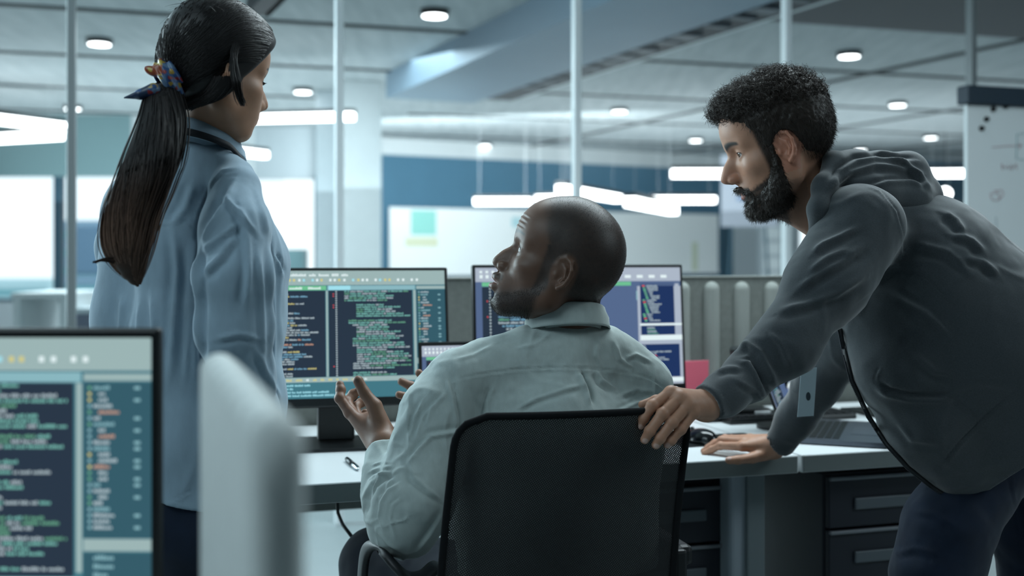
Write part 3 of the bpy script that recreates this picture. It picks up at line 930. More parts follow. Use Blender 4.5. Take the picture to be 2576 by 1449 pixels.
def stroke(pts, m_, nm):
    q = []
    for px, py in pts:
        q.append((u_at(px, v) - u0, -0.0015, z_at(px, py, v)))
    MB().tube(q, 0.0016, 6).build(nm, m_, r)
stroke([(2495, 371), (2530, 368), (2570, 366), (2560, 360)], red, 'arrow_mark')
stroke([(2570, 366), (2562, 374)], red, 'arrow_mark')
stroke([(2520, 412), (2521, 428), (2519, 414), (2530, 424), (2534, 416), (2538, 426), (2545, 414), (2544, 428), (2556, 412), (2557, 428)], red, 'word_mark')
stroke([(2500, 480), (2520, 478), (2524, 490), (2508, 505), (2494, 502), (2490, 488), (2510, 484), (2515, 503)], red, 'loop_mark')
stroke([(2576, 336), (2558, 338), (2556, 400), (2576, 402)], tl, 'frame_mark')
stroke([(2505, 545), (2507, 600), (2500, 640)], mat('pale_grey_ink', srgb(150, 160, 166), 0.6), 'line_mark')
where = {0: 'second from right', 1: 'rightmost', 2: 'third from right', 3: 'lowest'}
for i, (px, py) in enumerate(((2497, 275), (2528, 268), (2480, 300), (2468, 323))):
    q = UV(u_at(px, v), v, z_at(px, py, v))
    o = MB().cyl((0, -0.0005, 0), (0, -0.012, 0), 0.012, 0.010, n=20).build('magnet', M_bez)
    o.location = q; o.rotation_euler = (0, 0, ANG)
    tag(o, 'small round black magnet on the white board, ' + where[i], 'magnet', 'black magnets on the white board')
# ================================================================= SCULPTING: implicit surfaces meshed with surface nets
f32 = np.float32
def _a(p): return np.array(p, dtype=f32)
def seg(p, a, b, ra, rb=None):
    """round cone"""
    a, b = _a(a), _a(b); rb = ra if rb is None else rb
    ba = b - a; L2 = max(float(ba @ ba), 1e-9)
    pa = p - a
    t = np.clip((pa @ ba) / L2, 0, 1)
    d = pa - t[:, None] * ba
    return np.sqrt(np.einsum('ij,ij->i', d, d)) - (ra + (rb - ra) * t)
def chain(p, pts, k=0.004):
    """pts: list of (xyz, r)"""
    r = None
    for (a, ra), (b, rb) in zip(pts[:-1], pts[1:]):
        d = seg(p, a, b, ra, rb)
        r = d if r is None else smin(r, d, k)
    return r
def ell(p, c, r, R=None):
    q = p - _a(c)
    if R is not None: q = q @ np.array(R, dtype=f32)
    r = _a(r)
    k0 = np.sqrt(((q / r) ** 2).sum(1)); k1 = np.sqrt(((q / (r * r)) ** 2).sum(1)) + 1e-9
    return k0 * (k0 - 1.0) / k1
def smin(a, b, k):
    if k <= 0: return np.minimum(a, b)
    h = np.maximum(k - np.abs(a - b), 0) / k
    return np.minimum(a, b) - h * h * k * 0.25
def smax(a, b, k): return -smin(-a, -b, k)
def rotm(axis, deg):
    return np.array(Matrix.Rotation(math.radians(deg), 3, axis), dtype=f32)

def _hash(ix, iy, iz, seed):
    n = (ix * 374761393 + iy * 668265263 + iz * 1274126177 + seed * 974634777) & 0x7fffffff
    n = ((n ^ (n >> 13)) * 1103515245) & 0x7fffffff
    n = (n ^ (n >> 16)) & 0xffff
    return n.astype(f32) / 65535.0
def vnoise(p, scale, seed=0, stretch=(1, 1, 1)):
    """value noise, -1..1"""
    q = p * (np.array(stretch, dtype=f32) * scale)
    i = np.floor(q).astype(np.int64); f = (q - i).astype(f32)
    u = f * f * (3 - 2 * f)
    r = 0
    for dx in (0, 1):
        for dy in (0, 1):
            for dz in (0, 1):
                w = (u[:, 0] if dx else 1 - u[:, 0]) * (u[:, 1] if dy else 1 - u[:, 1]) * (u[:, 2] if dz else 1 - u[:, 2])
                r = r + w * _hash(i[:, 0] + dx, i[:, 1] + dy, i[:, 2] + dz, seed)
    return r * 2 - 1

def crease(p, amp, sc, seed, stretch=(1, 1, 1)):
    n = vnoise(p, sc, seed, stretch) + 0.35 * vnoise(p, sc * 2.3, seed + 3, stretch)
    return -amp * np.exp(-(n / 0.12) ** 2)
def nets(f, lo, hi, h, refine=1):
    """mesh the zero set of f inside the box; coarse pass first, fine pass only near the surface"""
    C = 4
    lo = np.array(lo, dtype=np.float64); hi = np.array(hi, dtype=np.float64)
    n = np.ceil((hi - lo) / (h * C)).astype(int) + 1
    ax = [lo[i] + np.arange(n[i] + 1) * h * C for i in range(3)]
    g = np.stack(np.meshgrid(*ax, indexing='ij'), -1).reshape(-1, 3).astype(f32)
    Fc = np.concatenate([f(g[s:s + 400000]) for s in range(0, len(g), 400000)]).reshape(n + 1)
    N = n * C + 1
    F = np.repeat(np.repeat(np.repeat(np.where(Fc < 0, -1.0, 1.0).astype(f32), C, 0), C, 1), C, 2)[:N[0], :N[1], :N[2]].copy()
    near = np.abs(Fc) < h * C * 1.9
    nn = near.copy()
    for a_ in range(3):
        s0 = [slice(None)] * 3; s1 = [slice(None)] * 3
        s0[a_] = slice(0, -1); s1[a_] = slice(1, None)
        t = nn.copy(); t[tuple(s0)] |= nn[tuple(s1)]; t[tuple(s1)] |= nn[tuple(s0)]; nn = t
    idx = np.argwhere(nn[:-1, :-1, :-1])
    off = np.stack(np.meshgrid(*[np.arange(C)] * 3, indexing='ij'), -1).reshape(-1, 3)
    for s in range(0, len(idx), 6000):
        I = (idx[s:s + 6000, None, :] * C + off[None]).reshape(-1, 3)
        P = (lo + I * h).astype(f32)
        F[I[:, 0], I[:, 1], I[:, 2]] = f(P)
    S = F < 0
    c = [S[dx:N[0] - 1 + dx, dy:N[1] - 1 + dy, dz:N[2] - 1 + dz] for dx in (0, 1) for dy in (0, 1) for dz in (0, 1)]
    cnt = sum(x.astype(np.int8) for x in c)
    act = (cnt > 0) & (cnt < 8)
    ids = np.argwhere(act)
    lut = -np.ones(act.shape, dtype=np.int64); lut[act] = np.arange(len(ids))
    corner = [(dx, dy, dz) for dx in (0, 1) for dy in (0, 1) for dz in (0, 1)]
    V = {cc: F[ids[:, 0] + cc[0], ids[:, 1] + cc[1], ids[:, 2] + cc[2]] for cc in corner}
    acc = np.zeros((len(ids), 3)); w = np.zeros(len(ids))
    for a_ in corner:
        for ax_ in range(3):
            if a_[ax_]: continue
            b_ = list(a_); b_[ax_] = 1; b_ = tuple(b_)
            fa, fb = V[a_], V[b_]
            cr_ = (fa < 0) != (fb < 0)
            t = np.where(cr_, fa / np.where(cr_, fa - fb, 1), 0)
            for k in range(3):
                acc[:, k] += np.where(cr_, a_[k] + (t if k == ax_ else 0), 0)
            w += cr_
    vs = lo + (ids + acc / w[:, None]) * h
    faces = []
    for ax_ in range(3):
        s0 = [slice(None)] * 3; s1 = [slice(None)] * 3
        s0[ax_] = slice(0, -1); s1[ax_] = slice(1, None)
        A_, B_ = S[tuple(s0)], S[tuple(s1)]
        e = np.argwhere(A_ != B_)
        o1, o2 = [(1, 2), (2, 0), (0, 1)][ax_]
        ok = (e[:, o1] > 0) & (e[:, o2] > 0) & (e[:, o1] < N[o1] - 1) & (e[:, o2] < N[o2] - 1)
        e = e[ok]
        flip = A_[e[:, 0], e[:, 1], e[:, 2]]
        def L(d1, d2):
            q = e.copy(); q[:, o1] -= d1; q[:, o2] -= d2
            return lut[q[:, 0], q[:, 1], q[:, 2]]
        q = np.stack([L(1, 1), L(0, 1), L(0, 0), L(1, 0)], 1)
        q[~flip] = q[~flip][:, ::-1]
        faces.append(q)
    faces = np.concatenate(faces)
    faces = faces[(faces >= 0).all(1)]
    for _ in range(refine):
        P = vs.astype(f32); e = h * 0.35
        d0 = f(P)
        g = np.stack([(f(P + _a(v)) - f(P - _a(v))) / (2 * e) for v in ((e, 0, 0), (0, e, 0), (0, 0, e))], 1)
        gl = (g * g).sum(1) + 1e-6
        step = np.clip(d0 / gl, -h * 0.7, h * 0.7)
        vs = vs - g * step[:, None]
    return vs, faces
def vnormals(vs, fs):
    a, b, c, d = [vs[fs[:, i]] for i in range(4)]
    n = np.cross(c - a, d - b)
    N = np.zeros_like(vs)
    for i in range(4): np.add.at(N, fs[:, i], n)
    return N / (np.linalg.norm(N, axis=1)[:, None] + 1e-12)
def merge(parts):
    V, F, o = [], [], 0
    for v, q in parts:
        V.append(v); F.append(q + o); o += len(v)
    return np.concatenate(V), np.concatenate(F)
def smooth_mesh(vs, fs, it=1, lam=0.5):
    for _ in range(it):
        acc = np.zeros_like(vs); w = np.zeros(len(vs))
        for i in range(4):
            a, b = fs[:, i], fs[:, (i + 1) % 4]
            np.add.at(acc, a, vs[b]); np.add.at(acc, b, vs[a]); np.add.at(w, a, 1); np.add.at(w, b, 1)
        m_ = acc / np.maximum(w, 1)[:, None]
        vs = vs + (m_ - vs) * lam * (w > 5)[:, None]
    return vs
def np_obj(name, vs, fs, m_, parent=None, color=None, origin=(0, 0, 0)):
    me = bpy.data.meshes.new(name)
    vs = np.asarray(vs, dtype=np.float64) - np.array(origin)
    nv, nf, k = len(vs), len(fs), fs.shape[1]
    me.vertices.add(nv); me.vertices.foreach_set('co', vs.ravel())
    me.loops.add(nf * k); me.loops.foreach_set('vertex_index', fs.astype(np.int32).ravel())
    me.polygons.add(nf)
    me.polygons.foreach_set('loop_start', np.arange(0, nf * k, k, dtype=np.int32))
    me.update(calc_edges=True); me.validate()
    me.polygons.foreach_set('use_smooth', np.ones(len(me.polygons), dtype=bool))
    me.materials.append(m_)
    if color is not None:
        a = me.color_attributes.new('tint', 'FLOAT_COLOR', 'POINT')
        cc = np.ones((nv, 4), dtype=f32); cc[:, :3] = color
        a.data.foreach_set('color', cc.ravel())
    o = bpy.data.objects.new(name, me); COL.objects.link(o)
    if parent is not None: o.parent = parent
    else: o.location = origin
    return o
def bb(balls, pad=0.02, lo=None, hi=None):
    c = np.array([b_[0] for b_ in balls]); r = np.array([b_[1] for b_ in balls])[:, None]
    a, b = (c - r).min(0) - pad, (c + r).max(0) + pad
    return a, b
def S(px, py, d, r):
    """a ball of r pixels seen at a photograph pixel, depth d: (centre, radius in metres)"""
    return (tuple(PX(px, py, d)), r * d / FPX)
def bumpfold(vs, ns, lines, front=True):
    """real cloth folds: displace along normals next to polylines given by (px, py) as seen from the front, amp in mm, width in px"""
    x, y = proj(vs)
    view = vs - np.array([0, 0, CAMZ]); view /= np.linalg.norm(view, axis=1)[:, None]
    facing = np.clip(-(view * ns).sum(1) * 2.5, 0, 1)
    disp = np.zeros(len(vs))
    for ln in lines:
        amp, wid, pts = ln[0] * 0.001, float(ln[1]), ln[2:]
        best = np.full(len(vs), 1e9); sd = np.zeros(len(vs)); tt = np.zeros(len(vs))
        P = np.array(pts, dtype=float)
        lo = P.min(0) - wid * 3; hi = P.max(0) + wid * 3
        sel = np.where((x > lo[0]) & (x < hi[0]) & (y > lo[1]) & (y < hi[1]) & (facing > 0))[0]
        if len(sel) == 0: continue
        bx = np.full(len(sel), 1e9); bs = np.zeros(len(sel)); bt = np.zeros(len(sel))
        n = len(P) - 1
        for i in range(n):
            a, b = P[i], P[i + 1]; e = b - a; L2 = e @ e
            qx, qy = x[sel] - a[0], y[sel] - a[1]
            t = np.clip((qx * e[0] + qy * e[1]) / L2, 0, 1)
            dx, dy = qx - t * e[0], qy - t * e[1]
            dd = np.hypot(dx, dy)
            sg = np.sign(e[0] * qy - e[1] * qx)
            m_ = dd < bx
            bx = np.where(m_, dd, bx); bs = np.where(m_, sg * dd, bs); bt = np.where(m_, (i + t) / n, bt)
        env = np.clip(np.minimum(bt, 1 - bt) * 5 + 0.15, 0, 1)
        g = np.exp(-((bs + wid * 0.35) / (wid * 0.45)) ** 2) - 0.8 * np.exp(-((bs - wid * 0.5) / (wid * 0.6)) ** 2)
        end = np.exp(-(np.maximum(bx - np.abs(bs), 0) / wid) ** 2)
        disp[sel] += amp * g * env * end
    return vs + ns * (disp * facing)[:, None]

# ---------------------------------------------------------------- head
class Frame:
    """local frame of a head: x forward, y left, z up"""
    def __init__(self, org, fwd_yaw, pitch, roll=0, scale=1.0):
        Rz = Matrix.Rotation(fwd_yaw, 3, 'Z'); Ry = Matrix.Rotation(-pitch, 3, 'Y'); Rx = Matrix.Rotation(roll, 3, 'X')
        self.R = np.array(Rz @ Ry @ Rx, dtype=f32); self.o = _a(org); self.s = scale
    def loc(self, p): return ((p - self.o) @ self.R) / f32(self.s)
    def world(self, q): return (np.asarray(q, dtype=f32) * self.s) @ self.R.T + self.o

def head_sdf(q, k):
    """q: points in head space (origin between the ear canals, metres); k: dict of options"""
    w = k.get('wide', 1.0)
    q = q.copy(); q[:, 1] /= w
    y = np.abs(q[:, 1]); qs = q.copy(); qs[:, 1] = y
    pg = k.get('prog', 0.0); lz = k.get('lipz', 0.0); es = k.get('ear', 0.9)
    d = ell(q, (-0.001, 0, 0.049), (0.094, 0.0765, 0.090))
    d = smin(d, ell(q, (-0.034, 0, 0.035), (0.062, 0.070, 0.072)), 0.03)                 # back of the skull
    d = smin(d, ell(q, (0.051, 0, 0.056), (0.045, 0.056, 0.051)), 0.03)                  # forehead
    d = smin(d, ell(q, (0.030, 0, -0.025), (0.060, 0.058, 0.072)), 0.03)                 # face block
    d = smin(d, seg(qs, (0.006, 0.048, -0.050), (0.062 + pg, 0.020, -0.088), 0.016, 0.017), 0.03)   # jaw
    d = smin(d, seg(qs, (-0.004, 0.056, 0.000), (0.006, 0.050, -0.052), 0.015, 0.014), 0.025)
    d = smin(d, ell(q, (0.070 + pg, 0, -0.087), (0.021, 0.020, 0.016)), 0.022)                # chin
    d = smin(d, ell(q, (0.066 + pg * 1.1, 0, -0.056 + lz), (0.030, 0.033, 0.034)), 0.02)                 # muzzle
    d = smin(d, ell(qs, (0.052, 0.044, -0.012), (0.026, 0.019, 0.017)), 0.022)           # cheek bones
    d = smin(d, seg(qs, (0.082, 0.010, 0.033), (0.066, 0.044, 0.032), 0.0105, 0.010), 0.015)   # brow ridge
    d = smax(d, -ell(qs, (0.096, 0.031, 0.014), (0.018, 0.019, 0.0125)), 0.012)         # eye sockets
    eye = (0.0715, 0.0315, 0.0145)
    lid = ell(qs, eye, (0.0142, 0.0150, 0.0142))
    lx = k.get('open', 0.0042)
    slit = ell(qs, (0.088, 0.0330, 0.0140 + k.get('gaze', 0.0)), (0.0190, 0.0148, lx))
    lid = smax(lid, -slit, 0.0012)
    d = smin(d, lid, 0.006)
    nl = k.get('nose', 1.0)
    d = smin(d, seg(q, (0.084, 0, 0.022), (0.0865 + 0.0235 * nl, 0, -0.014), 0.0065, 0.0085), 0.010)
    d = smin(d, ell(q, (0.086 + 0.008 * nl, 0, -0.014), (0.022, 0.0125 * k.get('nw', 1.0), 0.024), rotm('Y', -18)), 0.008)
    d = smin(d, ell(q, (0.0885 + 0.0235 * nl, 0, -0.0215), (0.0115, 0.0098, 0.0095)), 0.007)
    nw = k.get('nw', 1.0)
    d = smin(d, ell(qs, (0.087 + 0.012 * nl, 0.0125 * nw, -0.0265), (0.0125, 0.0068 * nw, 0.0085)), 0.005)
    d = smax(d, -ell(qs, (0.090 + 0.014 * nl, 0.0072 * nw, -0.0355), (0.0065, 0.0036, 0.0055)), 0.003)
    lp = k.get('lips', 1.0); mo = k.get('mouth', 0.0)
    for (xx, zz, rr, up) in ((0.0955, -0.0525, 0.0055, 1), (0.0935, -0.0645 - mo, 0.0066, 0)):
        xx += pg * 1.15; zz += lz
        a1 = (xx, 0.006, zz); a2 = (xx - 0.0045, 0.014, zz - 0.001 * (1 if up else -1)); a3 = (xx - 0.015, 0.0235, -0.0585 - mo * 0.5 + lz)
        l_ = chain(qs, [(a1, rr * lp), (a2, rr * 0.9 * lp), (a3, rr * 0.4)], 0.004)
        d = smin(d, l_, 0.005)
    mt = seg(qs, (0.103 + pg * 1.15, 0, -0.0585 - mo * 0.5 + lz), (0.087 + pg, 0.023, -0.0592 - mo * 0.5 + lz), 0.0012 + mo * 0.45, 0.0008)
    d = smax(d, -mt, 0.003)
    d = smax(d, -ell(q, (0.099 + pg, 0, -0.0755 - mo + lz * 0.6), (0.012, 0.020, 0.0065)), 0.010)         # below the lip
    d = smax(d, -seg(q, (0.104 + pg, 0, -0.038), (0.104 + pg, 0, -0.047), 0.0022), 0.004)
    # ears
    if k.get('ears', True):
        e = (qs - _a((-0.004 + k.get('earx', 0.0), 0.0715, -0.002))) / f32(es)
        Re = rotm('Z', -22) @ rotm('X', 8) @ rotm('Y', 8)
        e = e @ Re
        ed = ell(e, (-0.006, 0.000, 0.002), (0.018, 0.0050, 0.030))
        rim = [(0.008, 0.004, 0.004), (0.012, 0.006, 0.016), (0.006, 0.008, 0.029), (-0.006, 0.010, 0.033), (-0.018, 0.011, 0.026), (-0.023, 0.011, 0.010),
               (-0.020, 0.009, -0.008), (-0.012, 0.006, -0.022), (-0.002, 0.004, -0.029)]
        rr = [0.0026, 0.0030, 0.0032, 0.0034, 0.0034, 0.0032, 0.0032, 0.0044, 0.0058]
        rim_d = chain(e, list(zip(rim, rr)), 0.003)
        ed = smin(ed, rim_d, 0.004)
        ed = smax(ed, -ell(e, (0.000, 0.008, -0.002), (0.0105, 0.0085, 0.0125)), 0.003)
        ed = smax(ed, -ell(e, (-0.004, 0.010, 0.021), (0.0085, 0.0060, 0.0065)), 0.004)
        ah = chain(e, [((0.000, 0.006, 0.020), 0.0022), ((-0.010, 0.008, 0.010), 0.0026), ((-0.011, 0.007, -0.006), 0.0026), ((-0.004, 0.005, -0.016), 0.0030)], 0.003)
        ed = smin(ed, ah, 0.003)
        ed = smin(ed, ell(e, (0.011, 0.004, -0.004), (0.0045, 0.0045, 0.0065)), 0.003)
        d = smin(d, ed * f32(es), 0.006)
    return d * f32(min(w, 1.0))

def base_tint(n, col): return np.tile(np.array(col[:3], dtype=f32), (n, 1))
def blend(c, mask, col):
    mask = np.clip(mask, 0, 1)[:, None]
    return c * (1 - mask) + np.array(col[:3], dtype=f32) * mask
def sstep(a, b, x):
    t = np.clip((x - a) / (b - a), 0, 1)
    return t * t * (3 - 2 * t)
def brow_mask(q, thick=0.0045, z0=0.036):
    y = np.abs(q[:, 1])
    t = np.clip((y - 0.010) / 0.042, 0, 1)
    zc = z0 + 0.006 * np.sin(t * 2.6) - 0.003 * t
    th = thick * (1 - 0.55 * t)
    m_ = np.exp(-((q[:, 2] - zc) / th) ** 4) * sstep(0.008, 0.012, y) * (1 - sstep(0.048, 0.054, y)) * (q[:, 0] > 0.04)
    return m_
def lash_mask(q, k):
    qs = q.copy(); qs[:, 1] = np.abs(q[:, 1])
    e = ell(qs, (0.088, 0.0330, 0.0140 + k.get('gaze', 0.0)), (0.0190, 0.0148, k.get('open', 0.0042)))
    near = ell(qs, (0.0715, 0.0315, 0.0145), (0.0155,) * 3) < 0.0008
    up = np.where(q[:, 2] > 0.0138 + k.get('gaze', 0.0), 1.0, 0.45)
    return (1 - sstep(0.0006, 0.0019, e)) * near * up
def lip_mask(q, mo=0.0, lz=0.0):
    y = np.abs(q[:, 1])
    zc = -0.0585 - mo * 0.5 + lz
    h = (0.0105 + mo * 0.6) * (1 - (y / 0.025) ** 2)
    return (1 - sstep(h * 0.85, h * 1.1 + 1e-4, np.abs(q[:, 2] - zc))) * (y < 0.025) * sstep(0.080, 0.088, q[:, 0])
def eyeball(parent, fr, side, origin, iris=(0.05, 0.03, 0.02), look=(1, 0, 0)):
    vs, fs = [], []
    n, m_ = 24, 16
    c = np.array((0.0715, 0.0315 * side, 0.0145))
    lk = Vector(look).normalized()
    Q = Vector((1, 0, 0)).rotation_difference(lk).to_matrix()
    cols = []
    for j in range(m_ + 1):
        t = math.pi * j / m_
        for i in range(n):
            a = 2 * math.pi * i / n
            v = Q @ Vector((math.cos(t), math.sin(t) * math.cos(a), math.sin(t) * math.sin(a)))
            vs.append(c + np.array(v) * 0.0122)
            ang = math.degrees(t)
            cols.append((0.004, 0.004, 0.004) if ang < 11 else (iris if ang < 29 else (0.50, 0.48, 0.47)))
    for j in range(m_):
        for i in range(n):
            fs.append([j * n + i, (j + 1) * n + i, (j + 1) * n + (i + 1) % n, j * n + (i + 1) % n])
    vs = fr.world(np.array(vs))
    return np_obj('eye', vs, np.array(fs)[:, ::-1], mat('eye_wet', (1, 1, 1, 1), 0.08, attr='tint'), parent, np.array(cols, dtype=f32), origin)

def ring_mesh(rings):
    """rings: list of (n,3) arrays, closed around; returns verts, quads"""
    V = np.concatenate(rings); n = len(rings[0]); F = []
    for j in range(len(rings) - 1):
        for i in range(n):
            F.append([j * n + i, j * n + (i + 1) % n, (j + 1) * n + (i + 1) % n, (j + 1) * n + i])
    return V, np.array(F)
def collar(c, rx, ry, ang, tilt, heights, flare=0.012, n=64, gap=0.10):
    """turned down collar: inner stand, roll, outer fall. c centre, ang: direction of the front opening (radians)"""
    t = ang + np.linspace(gap, 2 * math.pi - gap, n)
    def ring(dr, z, dz_front=0.0):
        f = np.cos(t - ang)
        return np.stack([c[0] + (rx + dr) * np.cos(t), c[1] + (ry + dr) * np.sin(t), c[2] + z - tilt * f + dz_front * f], 1)
    h0, h1, h2 = heights
    rs = [ring(0.000, h0), ring(-0.002, h1 - 0.004), ring(0.000, h1), ring(0.003, h1 + 0.0015), ring(0.006, h1 - 0.001), ring(0.008, h1 - 0.008),
          ring(flare * 0.8 + 0.003, (h1 + h2) / 2), ring(flare + 0.002, h2 + 0.004), ring(flare + 0.003, h2), ring(flare + 0.0005, h2 - 0.0006), ring(flare - 0.003, h2 + 0.004), ring(0.005, h1 - 0.010)]
    V = np.concatenate(rs); m_ = len(t); F = []
    for j in range(len(rs) - 1):
        for i in range(m_ - 1):
            F.append([j * m_ + i, j * m_ + i + 1, (j + 1) * m_ + i + 1, (j + 1) * m_ + i])
    return V, np.array(F)
def fuzz(vs, ns, idx, length, rad, comb=(0, 0, -0.5), curl=0.0, curlr=0.003, rnd=None, npt=5, lift=0.6):
    out = []
    for i in idx:
        nrm = ns[i]; b = vs[i] - nrm * 0.001
        L = length * rnd.uniform(0.6, 1.3)
        dr = nrm * lift + np.array(comb) + np.array([rnd.gauss(0, .25), rnd.gauss(0, .25), rnd.gauss(0, .25)])
        dr /= np.linalg.norm(dr) + 1e-9
        t = np.linspace(0, 1, npt)
        P = b + dr * (t * L)[:, None]
        if curl:
            e1 = np.cross(dr, [0.3, 0.5, 0.8]); e1 /= np.linalg.norm(e1) + 1e-9; e2 = np.cross(dr, e1)
            ph = rnd.uniform(0, 6.28); a = ph + t * curl * 6.283
            r_ = curlr * rnd.uniform(0.5, 1.3)
            P = P + (e1 * (np.cos(a) - math.cos(ph))[:, None] + e2 * (np.sin(a) - math.sin(ph))[:, None]) * r_
        else:
            bend = np.array([rnd.gauss(0, .3), rnd.gauss(0, .3), rnd.gauss(-0.2, .3)]) * L
            P = P + bend * (t ** 2)[:, None] * 0.5
        out.append((P, rad * (1 - 0.7 * t)))
    return out

# ---------------------------------------------------------------- hand: fingers are chains of (xyz, r)
def hand_sdf(p, wrist, mcps, fingers, thumb, k=0.006, palm=None):
    d = None
    for m_ in mcps:
        s_ = seg(p, wrist[0], m_[0], wrist[1], m_[1])
        d = s_ if d is None else smin(d, s_, 0.016)
    if palm is not None:
        for a, b in palm:
            d = smin(d, seg(p, a[0], b[0], a[1], b[1]), 0.014)
    f = None
    for m_, ch in zip(mcps, fingers):
        c = chain(p, [m_] + ch, 0.0035)
        for (c0, r0) in ch[:-1]:
            c = smin(c, ell(p, c0, (r0 * 1.06,) * 3), 0.003)
        f = c if f is None else smin(f, c, 0.0012)
    d = smin(d, f, k)
    return smin(d, chain(p, thumb, 0.005), k * 1.6)
def nail_paint(col, p, tips, c=(0.55, 0.36, 0.30)):
    """tips: (centre of nail, radius)"""
    for cc, r in tips:
        dd = np.linalg.norm(p - _a(cc), axis=1)
        col = blend(col, 1 - sstep(r * 0.8, r * 1.05, dd), c)
    return col
def strands(name, curves, m_, parent, origin, n=3):
    """many fine locks as one mesh: curves = list of (pts Nx3, radii N)"""
    VV, FF, o = [], [], 0
    for P, R in curves:
        P = np.asarray(P, dtype=float); N = len(P)
        T = np.gradient(P, axis=0); T /= (np.linalg.norm(T, axis=1)[:, None] + 1e-12)
        ref = np.array([0.13, 0.31, 0.94]) if abs(T[0, 2]) < 0.9 else np.array([0.94, 0.31, 0.13])
        E1 = np.cross(T, ref); E1 /= (np.linalg.norm(E1, axis=1)[:, None] + 1e-12); E2 = np.cross(T, E1)
        ring = []
        for k in range(n):
            a = 2 * math.pi * k / n
            ring.append(P + (E1 * math.cos(a) + E2 * math.sin(a)) * np.asarray(R)[:, None])
        V = np.stack(ring, 1).reshape(-1, 3)
        i = np.arange(N - 1)[:, None] * n; k = np.arange(n)[None]
        q = np.stack([i + k, i + (k + 1) % n, i + n + (k + 1) % n, i + n + k], -1).reshape(-1, 4)
        VV.append(V); FF.append(q + o); o += len(V)
    return np_obj(name, np.concatenate(VV), np.concatenate(FF), m_, parent, None, origin)
# ================================================================= THE SEATED MAN
M_skin = mat('skin', (1, 1, 1, 1), 0.48, attr='tint', sss=0.12, bump=0.25, scale=900, var=0.07, vscale=60, spec=0.45, bdist=0.0006)
SK1 = np.array((0.120, 0.060, 0.037))     # deep brown
frS = Frame(PX(1411, 685, 1.99), math.radians(180 - 4), math.radians(20), math.radians(0), 1.0)
kS = dict(nose=0.95, nw=1.25, lips=1.35, mouth=0.007, open=0.0080, wide=1.0, prog=0.010, lipz=0.006, ear=0.86)
sN = [S(1432, 730, 2.03, 78), S(1424, 800, 2.03, 74), S(1415, 900, 2.04, 62)]
sSh = {'L': PX(1150, 970, 1.965), 'R': PX(1600, 985, 2.08)}
wristS = S(966, 1122, 1.985, 29)
handS_m = [S(880, 1038, 2.035, 14.3), S(893, 1050, 2.055, 14.3), S(905, 1062, 2.072, 13.2), S(915, 1075, 2.085, 12.1)]
handS_f = [[S(855, 1002, 2.045, 12.7), S(857, 981, 2.055, 11.6), S(855, 968, 2.06, 10.5)],
           [S(872, 1012, 2.085, 12.7), S(888, 992, 2.10, 11.6), S(901, 984, 2.10, 10.5)],
           [S(892, 1025, 2.10, 12.1), S(908, 1013, 2.115, 11.0), S(920, 1010, 2.115, 9.9)],
           [S(905, 1050, 2.11, 10.5), S(918, 1040, 2.12, 9.4), S(928, 1038, 2.12, 8.8)]]
thumbS = [S(962, 1080, 2.0, 26.4), S(942, 1022, 2.005, 18.7), S(916, 987, 2.01, 13.8), S(901, 958, 2.012, 13.2)]
def f_handS(p):
    d = hand_sdf(p, wristS, handS_m, handS_f, thumbS, 0.006, palm=[(S(968, 1110, 1.985, 27), S(935, 1055, 2.03, 22))])
    d = smin(d, chain(p, [S(966, 1122, 1.985, 27), S(968, 1160, 1.97, 30), S(975, 1250, 1.90, 34)], 0.01), 0.012)
    return d
wristR = S(1150, 1030, 2.27, 28)
mR = [S(1085, 985, 2.26, 12), S(1082, 1000, 2.28, 12), S(1083, 1018, 2.29, 11), S(1090, 1035, 2.30, 10)]
fR = [[S(1066, 952, 2.25, 11.5), S(1054, 938, 2.25, 9.5)], [S(1035, 972, 2.26, 11.5), S(1010, 960, 2.26, 10)],
      [S(1030, 1000, 2.28, 11), S(1004, 993, 2.28, 9.5)], [S(1042, 1026, 2.29, 9.5), S(1022, 1018, 2.29, 8.5)]]
tR = [S(1135, 990, 2.24, 20), S(1112, 955, 2.23, 14), S(1098, 935, 2.23, 11)]
def f_handR(p):
    d = hand_sdf(p, wristR, mR, fR, tR, 0.006)
    return smin(d, chain(p, [wristR, S(1240, 1080, 2.26, 32)], 0.01), 0.012)
def f_headS(p):
    q = frS.loc(p)
    d = head_sdf(q, kS) * f32(frS.s)
    fm = sstep(0.050, 0.066, q[:, 0]) * sstep(0.046, 0.052, q[:, 2]) * (1 - sstep(0.074, 0.082, q[:, 2])) * (1 - sstep(0.038, 0.050, np.abs(q[:, 1])))
    d = d - 0.0009 * fm * np.sin((q[:, 2] + 0.10 * np.abs(q[:, 1])) * 6.283 / 0.0085)      # raised brow furrows
    d = smin(d, chain(p, sN, 0.03), 0.022)
    return d
def f_bodyS(p):
    d = chain(p, [S(1405, 930, 2.04, 75), S(1390, 1100, 2.03, 130), S(1390, 1350, 2.0, 130), S(1390, 1500, 2.0, 125)], 0.05)
    d = smin(d, chain(p, [(tuple(sSh['L']), 0.032), (tuple(sSh['R']), 0.032)], 0.05), 0.04)
    d = smin(d, chain(p, [(tuple(sSh['L']), 0.034), S(1020, 1330, 1.85, 50), S(972, 1200, 1.94, 36)], 0.03), 0.04)
    d = smin(d, chain(p, [(tuple(sSh['R']), 0.034), S(1450, 1180, 2.2, 50), S(1240, 1080, 2.26, 34)], 0.03), 0.04)
    for x0, x1, d1, x2 in ((1320, 955, 2.36, 990), (1470, 1285, 2.50, 1290)):
        d = smin(d, chain(p, [(tuple(PX(x0, 1525, 2.02)), 0.085), (tuple(PX(x1, 1430, d1)), 0.055), (tuple(PX(x2, 1940, d1 + 0.13)), 0.04)], 0.03), 0.06)
    return d
